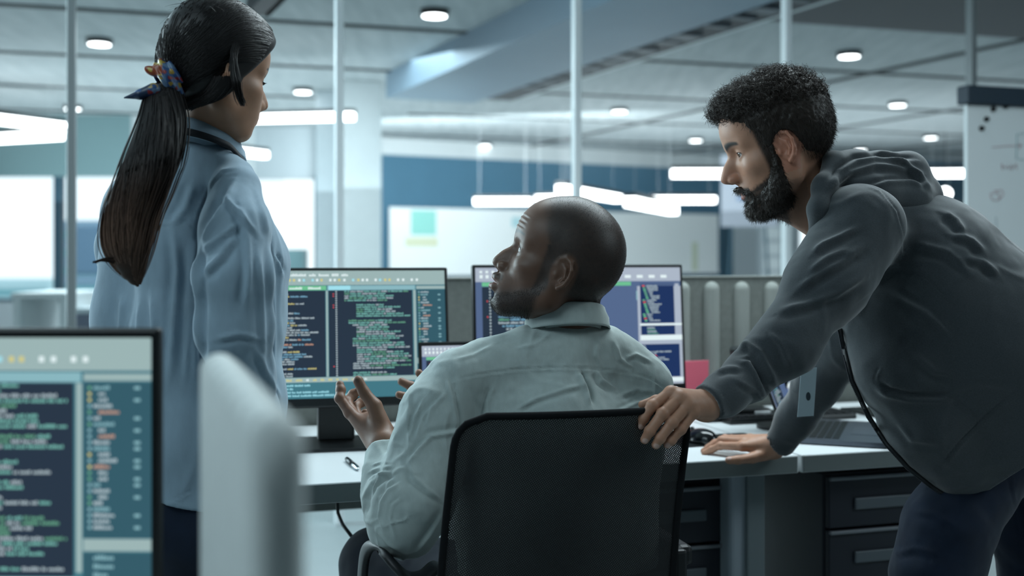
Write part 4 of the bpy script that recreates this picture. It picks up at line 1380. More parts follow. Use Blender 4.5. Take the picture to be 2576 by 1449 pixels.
bS = [nets(f_headS, PX(1210, 900, 2.17) * 1 - Vector((0.0, 0.38, 0.0)), PX(1600, 470, 2.17), 0.0021)]
def boxof(pts, pad=0.03):
    c = np.array([p_[0] for p_ in pts]); r = max(p_[1] for p_ in pts)
    return c.min(0) - r - pad, c.max(0) + r + pad
lo, hi = boxof([wristS] + handS_m + [x for f_ in handS_f for x in f_] + thumbS + [S(975, 1230, 1.92, 30)], 0.008)
bS.append(nets(f_handS, lo, hi, 0.0014))
lo, hi = boxof([wristR] + mR + [x for f_ in fR for x in f_] + tR, 0.006)
bS.append(nets(f_handR, lo, hi, 0.0016))
bS.append(nets(f_bodyS, PX(820, 2100, 1.75), np.array(PX(1760, 860, 2.75)), 0.012))
vS, qS = merge(bS)
q = frS.loc(vS.astype(f32))
col = base_tint(len(vS), SK1)
inhead = (np.abs(q) < 0.2).all(1) & (np.arange(len(vS)) < len(bS[0][0]))
nz = vnoise(vS.astype(f32), 500, 3) * 0.5 + vnoise(vS.astype(f32), 180, 5) * 0.5
# close cropped hair, beard, brows, lips
x, y, z = q[:, 0], np.abs(q[:, 1]), q[:, 2]
hair = sstep(-0.008, 0.008, z - (0.070 + (x - 0.060) * 0.9) + nz * 0.004) * (x < 0.2)          # behind the forehead line
hl = np.where(x > 0.02, 0.020 + (x - 0.02) * 1.5, np.where(x > -0.02, 0.020, 0.020 + (x + 0.02) * 1.1))
hair = sstep(-0.012, 0.012, z - hl + nz * 0.004) * (1 - sstep(0.030, 0.066, x + (0.06 - z) * 0.25 + nz * 0.006))
hair = np.maximum(hair, sstep(-0.075, -0.06, z) * sstep(0.018, 0.032, -x) * (z < 0.05))
side = sstep(0.030, 0.045, y)
burn = sstep(0.008, 0.016, x) * (1 - sstep(0.030, 0.040, x)) * side * (z > -0.05) * (z < 0.04)
jaw = sstep(0.012, 0.036, x + nz * 0.003) * (1 - sstep(-0.060, -0.034, z - (0.05 - x) * 0.5 + nz * 0.004))
mous = sstep(0.07, 0.08, x) * (1 - sstep(0.0, 0.006, np.abs(z + 0.0445) - 0.002 + nz * 0.002)) * (y < 0.03)
beard = np.clip(jaw + burn + mous * 0.7, 0, 1)
HB = (0.028, 0.020, 0.017)
earm = 1 - sstep(0.85, 1.25, np.sqrt(((x + 0.006) / 0.022) ** 2 + ((z + 0.0) / 0.033) ** 2)) * 1.0
earm = np.where(y > 0.055, earm, 0)
nape = sstep(0.0, 0.02, x + 0.045) * sstep(0.005, 0.03, -0.02 - z)
mask = np.clip(hair + beard * 0.92, 0, 1) * inhead * (1 - earm) * (1 - nape * (x < 0.02) * 0.9)
col = blend(col, mask * (0.90 + 0.1 * nz), HB)
col = blend(col, lip_mask(q - np.array([0.010, 0, 0], dtype=f32), 0.007, 0.006) * inhead * 0.9, (0.155, 0.062, 0.050))
col = blend(col, brow_mask(q, 0.0046, 0.040) * inhead, HB)
col = blend(col, lash_mask(q, kS) * inhead * 0.9, HB)
palmS = ((vS[:, 1] > 2.02) & (proj(vS)[0] < 1120) & (proj(vS)[1] > 900)).astype(f32)
col = blend(col, palmS * 0.55, (0.22, 0.10, 0.065))
col = blend(col, (proj(vS)[0] < 1120).astype(f32) * 0.5 * 1.3 * (np.arange(len(vS)) >= len(bS[0][0])), (0.29, 0.145, 0.09))
col = nail_paint(col, vS.astype(f32), [(PX(898, 957, 1.999), 0.0062)], (0.16, 0.085, 0.06))
orgS = PX(1400, 645, 2.0); orgS.z = 0.0
personS = np_obj('person', vS, qS, M_skin, None, col.astype(f32), orgS)
tag(personS, 'man with shaved head sitting in the mesh chair, raising one hand and looking up left', 'person')
for s_ in (1, -1):
    eyeball(personS, frS, s_, orgS, (0.03, 0.015, 0.01), (1, 0.38, 0.15))

vh_, qh_ = bS[0]; nh_ = vnormals(vh_, qh_)
rnd = random.Random(9)
mk_ = mask[:len(vh_)]; xq = frS.loc(vh_.astype(f32))
ci = np.where((mk_ > 0.5) & (xq[:, 1] > -0.03) & ~((xq[:, 0] > 0.065) & (xq[:, 2] > -0.062) & (xq[:, 2] < 0)))[0]
M_stub = mat('black_stubble', (0.022, 0.017, 0.015, 1), 0.7, spec=0.2)
fz = []
for i in rnd.sample(list(ci), min(15000, len(ci))):
    jawy = xq[i, 2] < -0.03 and xq[i, 0] > 0.01
    fz += fuzz(vh_, nh_, [i], 0.0036 if jawy else 0.0019, 0.00026, (0.1, 0, -0.5), 0, 0, rnd, 3, 0.9)
o_ = strands('cropped_hair', fz, M_stub, personS, (0, 0, 0)); o_.location = -Vector(orgS); o_['kind'] = 'stuff'
# ---- shirt, collar, trousers of the seated man
def cloth(name, rgb, rough=0.85, weave=900, b=0.35, var=0.06, sheen=0.2):
    m_ = mat(name, rgb, rough, bump=b, scale=weave, var=var, vscale=90, sheen=sheen, spec=0.25, stretch=(1, 1, 0.35), bdist=0.0008)
    return m_
M_shS = cloth('grey_green_linen', srgb(176, 188, 186))
def wrinkle(p, amp, sc, seed, stretch=(1, 1, 1)):
    return amp * (vnoise(p, sc, seed, stretch) + 0.5 * vnoise(p, sc * 2.1, seed + 7, stretch))
def shirtS_base(p):
    d = chain(p, [S(1400, 950, 2.02, 120), S(1395, 1100, 2.00, 165), S(1390, 1300, 1.99, 170), S(1385, 1500, 1.99, 165)], 0.04)
    d = smin(d, chain(p, [S(1250, 960, 2.00, 88), S(1265, 1120, 1.98, 118), S(1270, 1300, 1.97, 118), S(1270, 1480, 1.97, 120)], 0.04), 0.05)
    d = smin(d, chain(p, [S(1560, 970, 2.06, 85), S(1540, 1120, 2.04, 118), S(1530, 1480, 2.02, 125)], 0.04), 0.05)
    d = smin(d, chain(p, [S(1420, 868, 2.02, 76), S(1330, 893, 2.00, 66), S(1235, 930, 1.98, 70), S(1150, 957, 1.95, 76)], 0.03), 0.03)
    d = smin(d, chain(p, [S(1440, 868, 2.03, 76), S(1510, 890, 2.04, 68), S(1560, 925, 2.06, 70), S(1606, 975, 2.07, 76)], 0.03), 0.03)
    d = smin(d, chain(p, [S(1150, 960, 1.95, 76), S(1102, 1040, 1.93, 82), S(1078, 1150, 1.90, 88), S(1045, 1260, 1.86, 88), S(1022, 1322, 1.85, 80)], 0.04), 0.02)
    d = smin(d, chain(p, [S(1010, 1312, 1.86, 78), S(985, 1260, 1.90, 64), S(966, 1200, 1.94, 46), S(966, 1150, 1.968, 37), S(966, 1120, 1.985, 36)], 0.03), 0.025)
    d = smin(d, chain(p, [S(1606, 975, 2.08, 74), S(1560, 1100, 2.14, 75), S(1460, 1180, 2.2, 75), S(1300, 1110, 2.25, 60), S(1190, 1060, 2.27, 48)], 0.04), 0.03)
    return d
nS = np.array(PX(966, 1135, 1.98)) - np.array(PX(968, 1190, 1.945)); nS /= np.linalg.norm(nS)
cS = np.array(PX(966, 1136, 1.977))
cR = np.array(PX(1180, 1052, 2.27)); nR = np.array((-0.9, 0.1, 0.3)); nR /= np.linalg.norm(nR)
def f_shirtS(p):
    d = shirtS_base(p)
    arm = sstep(0.0, 0.06, -(p[:, 0] + 0.12))                      # more folds on the sleeve
    d = d + wrinkle(p, 0.0028, 14, 1, (1, 1, 0.5)) + arm * wrinkle(p, 0.0026, 24, 5, (1.3, 1, 0.8)) + wrinkle(p, 0.0010, 45, 9) + crease(p, 0.0016, 11, 12, (1.3, 1.3, 0.7)) + arm * crease(p, 0.0018, 19, 15, (1, 1, 1.2))
    cut = (p - cS.astype(f32)) @ nS.astype(f32)
    near = np.linalg.norm(p - cS.astype(f32), axis=1) < 0.09
    d = np.where(near, smax(d, cut, 0.002), d)
    d = smax(d, -seg(p, PX(968, 1175, 1.955), PX(966, 1100, 1.995), 0.0215), 0.002)
    cutR = (p - cR.astype(f32)) @ nR.astype(f32)
    d = np.where(np.linalg.norm(p - cR.astype(f32), axis=1) < 0.09, smax(d, cutR, 0.002), d)
    d = smax(d, -seg(p, sN[0][0], S(1424, 800, 2.03, 1)[0], 0.054), 0.004)   # neck opening
    return d
v_, f_ = nets(f_shirtS, PX(860, 1560, 1.70) , np.array(PX(1780, 800, 2.42)), 0.0030)
n_ = vnormals(v_, f_)
foldsS = [
 # amp mm, width px, points
 (5, 13, (1195, 1088), (1140, 1084), (1081, 1094), (1050, 1128), (1025, 1161)),
 (4, 12, (1025, 1161), (1040, 1205), (1072, 1236), (1105, 1262)),
 (4, 12, (1150, 1110), (1152, 1060), (1142, 1000), (1128, 950)),
 (3, 9, (1170, 1160), (1160, 1120), (1140, 1095)),
 (-7, 12, (990, 1192), (962, 1200), (938, 1220), (922, 1256), (919, 1300)),
 (4, 10, (1000, 1215), (975, 1230), (955, 1262), (950, 1300), (965, 1345)),
 (3, 8, (1010, 1250), (985, 1270), (978, 1305), (990, 1350)),
 (3, 8, (932, 1190), (955, 1182), (985, 1178)),
 (2.5, 7, (930, 1212), (950, 1198), (975, 1192)),
 (1.6, 4, (936, 1172), (960, 1164), (990, 1166)),
 (3, 10, (1090, 1010), (1060, 1050), (1045, 1095)),
 (3, 9, (1120, 985), (1085, 1025), (1070, 1065)),
 (2.5, 9, (1060, 1010), (1040, 1050), (1028, 1100)),
 (4, 12, (1110, 1290), (1080, 1340), (1050, 1380)),
 (3, 10, (940, 1330), (975, 1372), (1010, 1392)),
 (-1.6, 4, (1128, 962), (1210, 944), (1300, 932), (1400, 927), (1470, 930), (1560, 936), (1620, 950), (1672, 975)),
 (0.8, 4, (1150, 948), (1210, 937), (1300, 925), (1400, 920), (1500, 922), (1600, 938)),
 (-8, 13, (1458, 932), (1470, 955), (1482, 985), (1490, 1020)),
 (5, 12, (1496, 936), (1510, 960), (1545, 985)),
 (3, 12, (1300, 1035), (1350, 1008), (1420, 985), (1470, 972)),
 (3, 12, (1560, 1000), (1600, 985), (1650, 990)),
 (2.5, 10, (1240, 970), (1225, 1010), (1222, 1060)),
 (2, 10, (1500, 862), (1496, 895), (1512, 925)),
 (3, 10, (1545, 868), (1556, 905), (1590, 930)),
 (2.5, 9, (1575, 905), (1600, 895), (1640, 915)),
 (-1.5, 4, (1590, 938), (1640, 955), (1678, 985)),
 (2.5, 12, (1380, 838), (1345, 862), (1300, 872)),
 (2, 10, (1240, 865), (1190, 890), (1150, 900)),
 (-1.5, 4, (1132, 915), (1142, 960), (1150, 1010), (1158, 1060)),
 (3, 10, (1640, 1000), (1600, 1010), (1550, 1035)),
]
v_ = bumpfold(v_, n_, foldsS)
shirtS = np_obj('shirt', v_, f_, M_shS, personS, None, orgS)
shirtS['label'] = 'grey green button shirt'
cc = PX(1426, 795, 2.02)
V_, F_ = collar(np.array((cc.x, cc.y, cc.z)), 0.063, 0.060, math.radians(100), 0.016, (-0.030, 0.012, -0.026), 0.013)
np_obj('collar', V_, F_, M_shS, shirtS, None, (0, 0, 0)).location = -Vector(orgS)
M_trS = cloth('dark_navy_trousers', srgb(24, 32, 46), weave=1200)
def f_trS(p):
    d = chain(p, [S(1310, 1525, 2.02, 160), S(1470, 1525, 2.04, 160)], 0.05)
    for a_, b_, c_ in ((S(1300, 1530, 2.02, 140), S(952, 1425, 2.36, 92), S(990, 1950, 2.50, 70)), (S(1470, 1530, 2.04, 140), S(1285, 1430, 2.50, 90), S(1290, 1930, 2.62, 68))):
        d = smin(d, chain(p, [a_, b_, c_], 0.03), 0.05)
    return d + wrinkle(p, 0.003, 18, 4)
v_, f_ = nets(f_trS, (-0.55, 1.75, 0.06), (0.35, 2.85, 0.85), 0.007)
np_obj('trousers', v_, f_, M_trS, personS, None, orgS)

# ---------------------------------------------------------------- the mesh chair
chS = PX(1442, 1240, 1.80); chS.z = 0.0
rc = thing('office_chair', 'black office chair with mesh back under the seated man', 'chair', chS, ANG + math.radians(-2))
Mch = Matrix.Translation(chS) @ Matrix.Rotation(ANG + math.radians(-2), 4, 'Z'); iM = Mch.inverted()
m = bpy.data.materials.new('black_mesh_fabric'); m.use_nodes = True
nt = m.node_tree; b = nt.nodes['Principled BSDF']; b.inputs['Base Color'].default_value = srgb(13, 15, 18); b.inputs['Roughness'].default_value = 0.55
tc = nt.nodes.new('ShaderNodeTexCoord'); mp = nt.nodes.new('ShaderNodeMapping'); mp.inputs['Rotation'].default_value = (0, math.radians(32), 0)
mp.inputs['Scale'].default_value = (330, 0.0, 330)
nt.links.new(tc.outputs['Object'], mp.inputs['Vector'])
sx = nt.nodes.new('ShaderNodeSeparateXYZ'); nt.links.new(mp.outputs[0], sx.inputs[0])
def fr(o):
    a_ = nt.nodes.new('ShaderNodeMath'); a_.operation = 'FRACT'; nt.links.new(o, a_.inputs[0])
    c_ = nt.nodes.new('ShaderNodeMath'); c_.operation = 'GREATER_THAN'; c_.inputs[1].default_value = 0.76; nt.links.new(a_.outputs[0], c_.inputs[0]); return c_.outputs[0]
ml = nt.nodes.new('ShaderNodeMath'); ml.operation = 'MULTIPLY'; nt.links.new(fr(sx.outputs[0]), ml.inputs[0]); nt.links.new(fr(sx.outputs[2]), ml.inputs[1])
iv = nt.nodes.new('ShaderNodeMath'); iv.operation = 'SUBTRACT'; iv.inputs[0].default_value = 1.0; nt.links.new(ml.outputs[0], iv.inputs[1])
nt.links.new(iv.outputs[0], b.inputs['Alpha'])
M_mesh = m
M_chb = mat('black_chair_plastic', srgb(18, 20, 24), 0.5, bump=0.15, scale=700)
# outline of the back in chair space (x across, z up), straight sides tapering downwards, round upper corners
zt = CAMZ - (1032 - HOR) / FPX * 1.80
halfw = 0.196
def back_w(z):
    t = (zt - z) / 0.45
    return halfw - 0.004 * t + 0.02 * t * t * 0 + 0.0
def back_lean(z): return -0.02 + (zt - z) * -0.05
ncol, nrow = 48, 44
vs, fs = [], []
for j in range(nrow + 1):
    t = j / nrow
    z = zt - 0.52 * t
    w = back_w(z)
    R = 0.046
    dz = zt - z
    if dz < R:
        w = w - R + math.sqrt(max(R * R - (R - dz) ** 2, 0))
    for i in range(ncol + 1):
        x = (i / ncol * 2 - 1) * w
        y = back_lean(z) - 0.028 * (1 - (x / halfw) ** 2) + 0.010 * math.sin(t * 5.0)
        vs.append((x - 0.062 * t, y, z))
for j in range(nrow):
    for i in range(ncol):
        a_ = j * (ncol + 1) + i
        fs.append([a_, a_ + 1, a_ + ncol + 2, a_ + ncol + 1])
mb = MB(); mb.add(vs, fs, 0, True)
mb.build('mesh_back', M_mesh, rc)
edge = [vs[j * (ncol + 1)] for j in range(nrow, -1, -1)] + [vs[i] for i in range(1, ncol)] + [vs[j * (ncol + 1) + ncol] for j in range(0, nrow + 1)]
MB().tube(edge, 0.0060, 10).build('back_frame', mat('black_edge_fabric', srgb(14, 16, 19), 0.85, bump=0.3, scale=900, spec=0.2), rc)
MB().box((-0.02, -0.06, 0.42), (0.05, 0.03, 0.34), 0.008).box((-0.02, 0.02, 0.27), (0.05, 0.18, 0.03), 0.008).build('spine', M_chb, rc)
bm = bmesh.new(); bmesh.ops.create_cube(bm, size=1.0)
bmesh.ops.subdivide_edges(bm, edges=bm.edges[:], cuts=6, use_grid_fill=True)
for v in bm.verts:
    x, y, z = v.co * 2
    k_ = (1 - abs(x) ** 5 * 0.08 * abs(y) ** 5)
    v.co = (x * 0.24 * k_ * (1 - 0.05 * abs(y) ** 3), y * 0.23 * k_, z * 0.03 - 0.012 * (x * x + y * y) * (1 if z > 0 else 0.3))
bmesh.ops.smooth_vert(bm, verts=bm.verts, factor=0.6, use_axis_x=True, use_axis_y=True, use_axis_z=True)
MB().bm(bm, 0, True, Matrix.Translation((0, 0.26, 0.445))).build('seat', mat('black_seat_fabric', srgb(20, 22, 26), 0.9, bump=0.3, scale=900), rc)
MB().cyl((0, 0.24, 0.10), (0, 0.24, 0.40), 0.022).cyl((0, 0.24, 0.36), (0, 0.24, 0.42), 0.06, 0.09).build('gas_lift', M_chb, rc)
for k in range(5):
    a_ = 2 * math.pi * k / 5 + 0.3
    e_ = (0.29 * math.cos(a_), 0.24 + 0.29 * math.sin(a_), 0.075)
    lg = MB().tube([(0, 0.24, 0.12), (0.15 * math.cos(a_), 0.24 + 0.15 * math.sin(a_), 0.105), e_], [0.026, 0.022, 0.016], 10).build('leg', M_chb, rc)
    MB().cyl((e_[0] - 0.012, e_[1], 0.03), (e_[0] + 0.012, e_[1], 0.03), 0.03).cyl((e_[0], e_[1], 0.04), (e_[0], e_[1], 0.08), 0.008).build('castor', M_chb, lg)
def loc_c(px, py, d): return iM @ PX(px, py, d)
# left armrest: curved strip rising, folding over and running forward
pts = [loc_c(1112, 1500, 1.84), loc_c(1100, 1428, 1.83), loc_c(1062, 1452, 1.80), loc_c(1025, 1452, 1.80), loc_c(990, 1420, 1.80), loc_c(960, 1386, 1.82), loc_c(938, 1372, 1.86), loc_c(920, 1390, 1.90), loc_c(912, 1450, 1.92), loc_c(908, 1560, 1.94)]
def strip3(pts, w, th, ax=(0, 1, 0)):
    P = [Vector(p_) for p_ in pts]
    # smooth the path
    Q = []
    for i in range(len(P) - 1):
        p0 = P[max(i - 1, 0)]; p1, p2 = P[i], P[i + 1]; p3 = P[min(i + 2, len(P) - 1)]
        for s_ in range(6):
            t = s_ / 6
            Q.append(0.5 * ((2 * p1) + (-p0 + p2) * t + (2 * p0 - 5 * p1 + 4 * p2 - p3) * t * t + (-p0 + 3 * p1 - 3 * p2 + p3) * t ** 3))
    Q.append(P[-1])
    mb_ = MB(); vs_ = []; A_ = Vector(ax)
    n_r = 12
    for i, q_ in enumerate(Q):
        tg = (Q[min(i + 1, len(Q) - 1)] - Q[max(i - 1, 0)]).normalized()
        nn = tg.cross(A_).normalized()
        for k in range(n_r):
            a_ = 2 * math.pi * k / n_r
            cx, cy = math.cos(a_), math.sin(a_)
            vs_.append(q_ + A_ * (w / 2 * math.copysign(abs(cx) ** 0.5, cx)) + nn * (th / 2 * math.copysign(abs(cy) ** 0.7, cy)))
    N_ = len(Q)
    fs_ = [[i * n_r + k, i * n_r + (k + 1) % n_r, (i + 1) * n_r + (k + 1) % n_r, (i + 1) * n_r + k] for i in range(N_ - 1) for k in range(n_r)]
    mb_.add(vs_, fs_, 0, True)
    return mb_
strip3(pts, 0.055, 0.014).build('armrest', M_chb, rc)
p_a = loc_c(1720, 1374, 1.93)
mb = MB().bounds((p_a.x - 0.012, p_a.y, p_a.z - 0.036), (p_a.x + 0.020, p_a.y + 0.26, p_a.z), 0.010)
mb.bounds((p_a.x - 0.020, p_a.y - 0.01, 0.40), (p_a.x + 0.004, p_a.y + 0.03, p_a.z - 0.004), 0.006)
mb.build('armrest', M_chb, rc)
# ================================================================= THE BEARDED MAN
SK2 = np.array((0.47, 0.245, 0.160))
frM = Frame(PX(1967, 378, 2.08), math.radians(180 - 6), math.radians(-17), 0, 1.0)
kM = dict(nose=1.02, nw=0.95, lips=0.95, mouth=0.001, open=0.0050, gaze=-0.001, ear=0.88, prog=-0.002, earx=0.009)
mN = [S(2010, 430, 2.10, 72), S(2050, 480, 2.11, 74), S(2110, 540, 2.13, 90)]
wM = S(1775, 1020, 1.823, 30)
hM_m = [S(1688, 988, 1.807, 16), S(1712, 1000, 1.797, 16), S(1733, 1017, 1.793, 15), S(1745, 1036, 1.795, 14)]
hM_f = [[S(1641, 1020, 1.791, 14), S(1619, 1052, 1.789, 12.5), S(1610, 1071, 1.793, 11)],
        [S(1667, 1041, 1.781, 14.5), S(1635, 1084, 1.777, 12.8), S(1622, 1106, 1.781, 11.2)],
        [S(1691, 1062, 1.780, 14), S(1661, 1102, 1.777, 12.5), S(1650, 1119, 1.781, 11)],
        [S(1713, 1080, 1.785, 12.5), S(1689, 1108, 1.783, 11), S(1679, 1118, 1.785, 10)]]
tM = [S(1752, 1010, 1.845, 22), S(1706, 1000, 1.875, 17), S(1650, 1007, 1.905, 12.5), S(1616, 1018, 1.905, 10.5)]
def f_hM(p):
    d = hand_sdf(p, wM, hM_m, hM_f, tM, 0.005, palm=[(S(1772, 1018, 1.858, 29), S(1722, 1010, 1.85, 22))])
    for a_, b_ in zip([wM] * 4, hM_m):                                 # tendons
        d = smin(d, seg(p, (np.array(a_[0]) * 0.55 + np.array(b_[0]) * 0.45) + np.array([0, -0.0135, 0.004]), np.array(b_[0]) + np.array([0, -0.003, 0.001]), 0.0025, 0.0075), 0.009)
    return smin(d, chain(p, [wM, S(1840, 975, 1.855, 34)], 0.01), 0.012)
wF = S(1945, 1124, 2.535, 23)
hF_m = [S(1868, 1123, 2.53, 12), S(1872, 1112, 2.55, 12), S(1880, 1106, 2.57, 12), S(1888, 1103, 2.585, 11)]
hF_f = [[S(1812, 1121, 2.57, 9.5), S(1790, 1131, 2.58, 8.5), S(1772, 1139, 2.585, 7.5)],
        [S(1815, 1107, 2.585, 9.5), S(1790, 1123, 2.60, 8.5), S(1770, 1134, 2.605, 7.5)],
        [S(1824, 1103, 2.61, 9.5), S(1798, 1115, 2.625, 8.5), S(1780, 1125, 2.63, 7.5)],
        [S(1840, 1102, 2.63, 8), S(1818, 1110, 2.645, 7.5), S(1804, 1117, 2.65, 6.5)]]
tF = [S(1925, 1142, 2.525, 17), S(1893, 1152, 2.51, 13), S(1857, 1157, 2.495, 10.5), S(1834, 1158, 2.49, 9.5)]
def f_hF(p):
    d = hand_sdf(p, wF, hF_m, hF_f, tF, 0.005, palm=[(S(1940, 1122, 2.535, 21), S(1895, 1118, 2.55, 14))])
    return smin(d, chain(p, [wF, S(1985, 1080, 2.51, 26)], 0.01), 0.012)
def f_headM(p):
    q = frM.loc(p)
    d = head_sdf(q, kM) * f32(frM.s)
    d = smin(d, chain(p, mN, 0.03), 0.02)
    d = smin(d, seg(p, frM.world((0.045, 0, -0.085)), S(2075, 560, 2.10, 1)[0], 0.022, 0.034), 0.03)
    return d
def f_bodyM(p):
    d = chain(p, [S(2130, 560, 2.14, 95), S(2300, 700, 2.16, 135), S(2450, 870, 2.18, 140), S(2570, 1060, 2.2, 110)], 0.05)
    d = smin(d, chain(p, [S(2170, 600, 2.02, 62), S(2080, 740, 1.96, 52), S(1985, 872, 1.91, 46), S(1880, 950, 1.885, 38), S(1815, 992, 1.868, 32)], 0.03), 0.04)
    d = smin(d, chain(p, [S(2200, 640, 2.30, 65), S(2140, 830, 2.38, 50), S(2050, 985, 2.46, 40), S(1985, 1080, 2.51, 28)], 0.03), 0.04)
    for pts in ((S(2510, 1130, 2.15, 70), S(2388, 1330, 2.11, 64), S(2362, 1440, 2.11, 62), S(2385, 1620, 2.14, 52), S(2495, 2040, 2.24, 40)), (S(2560, 1130, 2.27, 70), S(2605, 1330, 2.27, 64), S(2622, 1460, 2.28, 58), S(2650, 1700, 2.32, 50), S(2690, 2040, 2.38, 40))):
        d = smin(d, chain(p, list(pts), 0.03), 0.05)
    return d
bM = [nets(f_headM, PX(1800, 600, 1.98) - Vector((0, 0.02, 0)), np.array(PX(2160, 200, 2.26)), 0.0021)]
bM.append(nets(f_hM, *bb([wM] + hM_m + [x for f_ in hM_f for x in f_] + tM, 0.008), 0.0014))
bM.append(nets(f_hF, *bb([wF] + hF_m + [x for f_ in hF_f for x in f_] + tF, 0.008), 0.0017))
bM.append(nets(f_bodyM, (0.30, 1.75, 0.06), (1.35, 2.65, 1.30), 0.012))
vM, qM = merge(bM)
q = frM.loc(vM.astype(f32))
isH = np.arange(len(vM)) < len(bM[0][0])
col = base_tint(len(vM), SK2)
nz = vnoise(vM.astype(f32), 420, 3) * 0.5 + vnoise(vM.astype(f32), 160, 5) * 0.5
x, y, z = q[:, 0], np.abs(q[:, 1]), q[:, 2]
# warm ears, nose and cheeks
col = blend(col, isH * 0.45 * (y > 0.065) * (np.abs(x) < 0.03) * (np.abs(z) < 0.045), (0.50, 0.16, 0.10))
col = blend(col, isH * 0.25 * np.exp(-(((x - 0.108) / 0.02) ** 2 + ((z + 0.02) / 0.015) ** 2)), (0.50, 0.16, 0.10))
HC = (0.016, 0.012, 0.010)
earm = np.where(y > 0.055, 1 - sstep(0.85, 1.2, np.sqrt(((x - 0.003) / 0.022) ** 2 + ((z + 0.001) / 0.033) ** 2)), 0)
jaw = sstep(0.018, 0.030, x + nz * 0.004) * (1 - sstep(-0.050, -0.040, z - (0.055 - x) * 0.45 + nz * 0.004)) * (1 - sstep(0.03, 0.05, -0.10 - z))
burn = sstep(0.018, 0.024, x) * (1 - sstep(0.040, 0.050, x - z * 0.15)) * (y > 0.04) * (z > -0.045) * (z < 0.07)
mous = sstep(0.07, 0.08, x) * np.exp(-((z + 0.0475 + y * 0.22) / 0.0055) ** 4) * (y < 0.032)
neckh = (1 - sstep(-0.062, -0.03, x)) * sstep(-0.085, -0.05, z) * (z < 0.06)
hairl = sstep(-0.005, 0.005, z - np.where(x > 0.0, 0.040 + np.maximum(x - 0.03, 0) * 0.9, 0.030 + x * 0.9) + nz * 0.005)
hairp = hairl * (1 - sstep(0.052, 0.066, x - np.maximum(z - 0.05, 0) * 0.5))
m_ = np.clip(jaw + burn + mous + neckh * 0.8 + hairp, 0, 1) * isH * (1 - earm)
col = blend(col, m_ * 0.95, HC)
stub = isH * 0.35 * (z < -0.06) * (x > -0.02) * (x < 0.09)
col = blend(col, stub, (0.20, 0.13, 0.10))
col = blend(col, brow_mask(q, 0.0074, 0.0325) * isH, HC)
col = blend(col, lash_mask(q, kM) * isH, (0.012, 0.009, 0.008))
col = blend(col, lip_mask(q, 0.001) * isH * 0.8, (0.42, 0.16, 0.13))
md = np.linalg.norm(q - np.array((0.062, 0.0555, -0.022), dtype=f32), axis=1)
col = blend(col, isH * (1 - sstep(0.0012, 0.002, md)), (0.08, 0.04, 0.03))
knk = [(x_[0][0], 0.011) for x_ in hM_f + hF_f] + [(m1[0], 0.012) for m1 in hM_m]
for cc, r in knk:
    dd = np.linalg.norm(vM - np.array(cc), axis=1)
    col = blend(col, (~isH) * 0.35 * (1 - sstep(0.3 * r, r * 1.1, dd)), (0.46, 0.17, 0.12))
nails = []
for f_ in hM_f:
    t_, r_ = np.array(f_[-1][0]), f_[-1][1]
    nails.append((tuple(t_ + np.array([0.0, -r_ * 0.85, -r_ * 0.10])), 0.0052))
t_, r_ = np.array(tF[-1][0]), tF[-1][1]
nails.append((tuple(t_ + np.array([-0.001, -r_ * 0.5, r_ * 0.7])), 0.0060))
col = nail_paint(col, vM, nails, (0.60, 0.40, 0.34))
orgM = (0.85, 2.2, 0.0)
personM = np_obj('person', vM, qM, M_skin, None, col.astype(f32), orgM)
tag(personM, 'bearded man in a grey hoodie leaning forward, hands on chair and desk', 'person')
for s_ in (1, -1):
    eyeball(personM, frM, s_, orgM, (0.09, 0.05, 0.03), (1, 0.22, -0.06))
# ---- hair: short sides, curly top
M_hair = mat('dark_brown_hair', (0.026, 0.018, 0.014, 1), 0.5, spec=0.35)
def f_hairM(p):
    q = frM.loc(p)
    d = ell(q, (-0.004, 0, 0.050), (0.099, 0.0835, 0.092))
    top = ell(q, (-0.008, 0, 0.080), (0.092, 0.066, 0.062))
    top = smin(top, ell(q, (0.062, 0, 0.098), (0.038, 0.050, 0.030)), 0.03)
    d = smin(d, top, 0.025)
    d = smin(d, ell(q, (-0.048, 0, 0.036), (0.053, 0.077, 0.062)), 0.03)
    w = sstep(0.05, 0.10, q[:, 2])
    d = d - w * (0.005 * vnoise(q, 75, 2) + 0.004 * vnoise(q, 130, 3)) - 0.0012 * vnoise(q, 200, 6)
    # open the face, the ears and the neck
    cut = q[:, 0] - (0.040 + np.maximum(q[:, 2] - 0.035, 0) * 0.95)
    cut = np.where(q[:, 2] > 0.092, -1, cut)
    low = -(q[:, 2] - np.where(q[:, 0] > 0.0, 0.006, 0.010 + q[:, 0] * 0.95))
    low = np.maximum(low, -0.075 - q[:, 2])
    side = np.where(np.abs(q[:, 1]) > 0.02, low, low)
    d = smax(d, cut, 0.006)
    d = smax(d, side, 0.008)
    d = smax(d, -(np.sqrt(((q[:, 0] - 0.002) / 0.024) ** 2 + ((q[:, 2] + 0.003) / 0.034) ** 2) - 1) * 0.028 - (np.abs(q[:, 1]) < 0.05) * 1.0, 0.004)
    return d
hp = [frM.world(v) for v in ((0.13, 0.1, 0.17), (-0.13, -0.1, -0.09), (0.13, -0.1, -0.09), (-0.13, 0.1, 0.17))]
hv, hf = nets(f_hairM, np.min(hp, 0) - 0.03, np.max(hp, 0) + 0.03, 0.0022)
hairM = np_obj('hair', hv, hf, M_hair, personM, None, orgM)
hn = vnormals(hv, hf); hq = frM.loc(hv.astype(f32))
rnd = random.Random(5)
topi = [i for i in np.where((hq[:, 2] > 0.075) & ((hn * (hv - frM.o)).sum(1) > 0))[0]]
sidei = [i for i in np.where((hq[:, 2] <= 0.085) & ((hn * (hv - frM.o)).sum(1) > 0))[0]]
